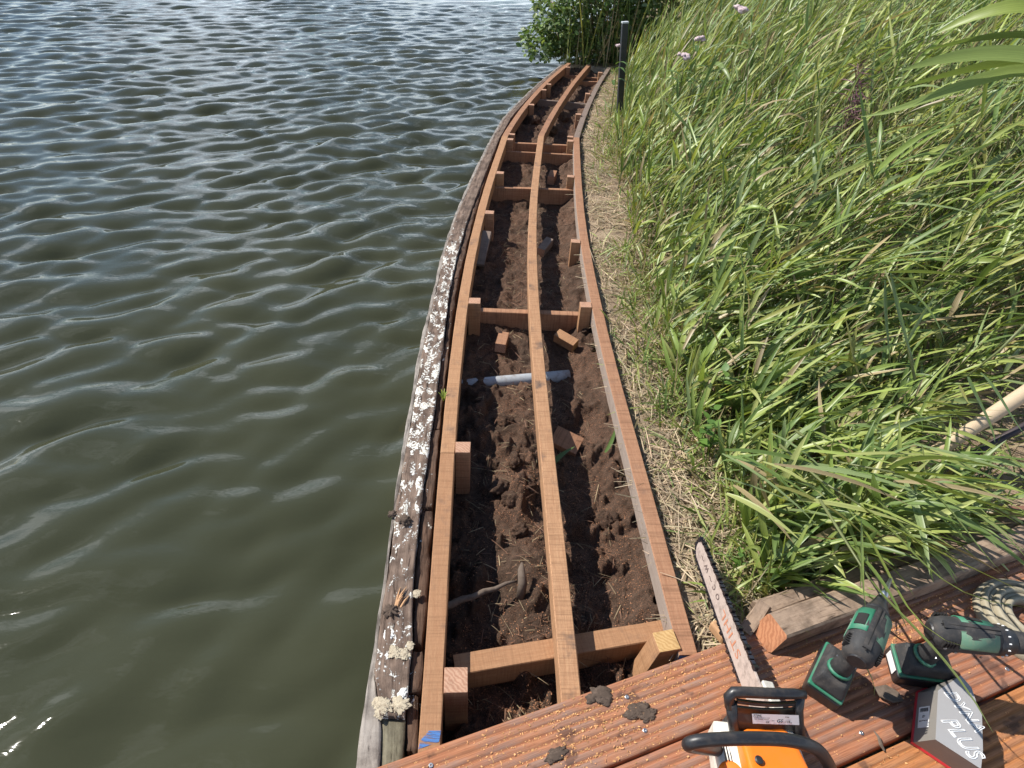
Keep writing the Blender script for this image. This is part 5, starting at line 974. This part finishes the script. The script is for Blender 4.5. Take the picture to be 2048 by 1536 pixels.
pp = np.concatenate(pp); pp = pp[(pp[:, 2] > -.18)]; pp = pp[fbm(pp[:, 0] * 4 + pp[:, 1], pp[:, 2] * 4 + pp[:, 1] * 2, 3) > -.32]; n = len(pp); a = rb2.random(n) * 6.283; sz = rb2.uniform(.035, .085, n); dx = np.stack([np.cos(a), np.sin(a), rb2.normal(-.1, .5, n)], 1); dx /= np.linalg.norm(dx, axis=1)[:, None]; nz = rb2.normal(0, .6, (n, 3)) + np.array([-.4, -.3, 1]); dy = np.cross(nz, dx); dy /= np.linalg.norm(dy, axis=1)[:, None]; dz = np.cross(dx, dy)
sh = np.array([(0, 0, 0), (.35, .30, .05), (.75, .24, .02), (1, 0, -.08), (.75, -.24, .02), (.35, -.30, .05), (.5, 0, -.03)]); V = pp[:, None, :] + (dx[:, None, :] * sh[None, :, :1] + dy[:, None, :] * sh[None, :, 1:2] + dz[:, None, :] * sh[None, :, 2:]) * sz[:, None, None]; fq = np.array([(0, 6, 2, 1), (6, 3, 2, 6), (0, 5, 4, 6), (6, 4, 3, 6)])
ft = np.array([(0, 6, 1), (1, 6, 2), (2, 6, 3), (3, 6, 4), (4, 6, 5), (5, 6, 0)]); F = (np.arange(n)[:, None, None] * 7 + ft[None]).reshape(-1, 3); col = np.array([(.115, .185, .048), (.155, .23, .06), (.085, .15, .042), (.205, .27, .085), (.175, .225, .11)])[rb2.integers(0, 5, n)] * rb2.uniform(.7, 1.25, (n, 1))
link_mesh('crown', np_mesh('crown', V.reshape(-1, 3), F, None, None, np.repeat(col, 7, 0)), MAT['broadleaf'], bush)
for i in range(26):
    b = bc + np.array([rb2.uniform(-.3, 1.2), rb2.uniform(.05, .6), -.05]); e_ = b + np.array([rb2.uniform(-.5, .3), rb2.uniform(-.3, .2), rb2.uniform(.5, 1.3)]); stem_obj('stem', list(bez(b, (b + e_) / 2 + np.array([0, 0, .3]), e_)), .006, (.20, .14, .08), bush, None, 5)
n = 320; fb = np.stack([bc[0] + rb2.uniform(-.35, 1.2, n), bc[1] + rb2.uniform(-.30, .3, n)], 1); Pq = np.stack([np.stack([fb[:, 0] + rb2.normal(0, .03, n), fb[:, 1], np.full(n, -.06)], 1)], 1); d = np.stack([rb2.normal(0, .18, n), rb2.normal(-.05, .12, n), np.ones(n)], 1)
V, F, U, C = leaf_strips(Pq[:, 0], d, rb2.uniform(.35, 1.15, n), rb2.uniform(.008, .02, n), rb2.uniform(0, .2, n), rb2.normal(0, .8, n), pick(rb2, n, .35, .08), 7, .15); o = link_mesh('bush_reeds', np_mesh('bush_reeds', V, F, U, None, C), MAT['leaf'], smooth=True); tag(o, 'upright reeds and grass growing through the far bramble bush', 'reeds', kind='stuff')
def umbel(px, py, dist, size, label, stem_to, rr):
    p = RAY(px, py, dist); r = empty('flower', (0, 0, 0)); tag(r, label, 'flower', 'pale pink flower heads'); g_ = np.array([p[0] + stem_to[0], p[1] + stem_to[1], max(-.05, p[2] - 1.0)])
    stem_obj('stem', list(bez(g_, (g_ + p) / 2 + np.array([.02, 0, .1]), p)), .004, (.20, .20, .10), r)
    for i in range(5):
        lump('flower_head', p + rr.normal(0, size * .55, 3) * np.array([1, 1, .5]), size * rr.uniform(.45, .7), MAT['flower'], r, .7, int(rr.integers(0, 9999)), 3, .9)
    for i in range(4):
        q = g_ + (p - g_) * rr.uniform(.5, .95); a_ = rr.random() * 6.28; leaf_obj('leaf', bez(q, q + np.array([math.cos(a_) * .06, math.sin(a_) * .06, .05]), q + np.array([math.cos(a_) * .13, math.sin(a_) * .13, 0])), .03, (.12, .2, .06), r, MAT['broadleaf'])
rr = np.random.default_rng(31)
for (x, y, dd_, s, lb) in [(1484, 20, 4.6, .035, 'pale pink flower cluster highest in the reed bed'), (1370, 111, 4.4, .030, 'pinkish flower head standing alone left in the reed bed'), (1398, 76, 4.6, .026, 'small pink flower head between the two other flowers of the bed'), (1112, 14, 8.9, .075, 'faded flower head at the top of the bramble bush'), (1130, 18, 9.0, .05, 'small faded flower head right beside the top one of the bush'), (1236, 92, 5.6, .02, 'tiny pale flower in front of the black post')]:
    umbel(x, y, dd_, s, lb, (.02, .06), rr)
# purple reed plume
r = empty('reed_plume', (0, 0, 0)); tag(r, 'dark purple reed plume bending over the upper bed', 'reed plume'); a, b = RAY(1690, 260, 3.4), RAY(1718, 130, 3.5); stem_obj('stem', [RAY(1660, 420, 3.3), RAY(1675, 340, 3.35), a, b], .004, (.25, .22, .1), r)
n = 150; t = rr.random(n); pb_ = a[None] * (1 - t[:, None]) + b[None] * t[:, None]; d = np.stack([rr.normal(.25, .4, n), rr.normal(0, .4, n), rr.normal(.1, .35, n)], 1); V, F, U, C = leaf_strips(pb_, d, rr.uniform(.04, .12, n), rr.uniform(.003, .006, n), rr.uniform(0, .4, n), rr.normal(0, 1, n), np.array([.15, .07, .085]) * rr.uniform(.6, 1.3, (n, 1)), 4, .1); link_mesh('plume', np_mesh('plume', V, F, U, None, C), MAT['straw'], r)
# stray leaves in the trench and on the quay
for (pts, wd, lb) in [([(1098, 938), (1118, 915), (1135, 902), (1150, 893)], .020, 'green leaf lying in shade right of the middle joist'), ([(1210, 905), (1222, 885), (1228, 868), (1232, 852)], .014, 'green leaf on the soil beside the landside joist')]:
    o = leaf_obj('fallen_leaf', [G(x, y, -.10 + .005 * i) for i, (x, y) in enumerate(pts)], wd, (.13, .21, .06), None); tag(o, lb, 'leaf')
sp_ = empty('seedling', (0, 0, 0)); tag(sp_, 'small yellow-green sprout growing out of the rotten strip', 'sprout')
for i, (dx, dy) in enumerate(((-.012, .03), (.012, .02), (.0, .035), (-.02, .01))):
    b = G(887, 802, -.02); leaf_obj('leaf', bez(b, b + np.array([dx * .5, dy * .5, .03]), b + np.array([dx, dy, .03])), .008, (.30, .36, .06), sp_)

# ---------------------------------------------------------------- put every thing's origin at its base
bpy.context.view_layer.update()
for o in list(COL.objects):
    if o.type == 'EMPTY' and o.parent is None and tuple(o.location) == (0.0, 0.0, 0.0):
        pts = []
        for c in o.children:
            if c.type == 'MESH' and len(c.data.vertices):
                mw = c.matrix_world; bb = [mw @ Vector(v) for v in c.bound_box]; pts += bb
        if not pts: continue
        lo = [min(p[i] for p in pts) for i in range(3)]; hi = [max(p[i] for p in pts) for i in range(3)]; d = Vector(((lo[0] + hi[0]) / 2, (lo[1] + hi[1]) / 2, lo[2]))
        o.location = d
        for c in o.children: c.location = c.location - d
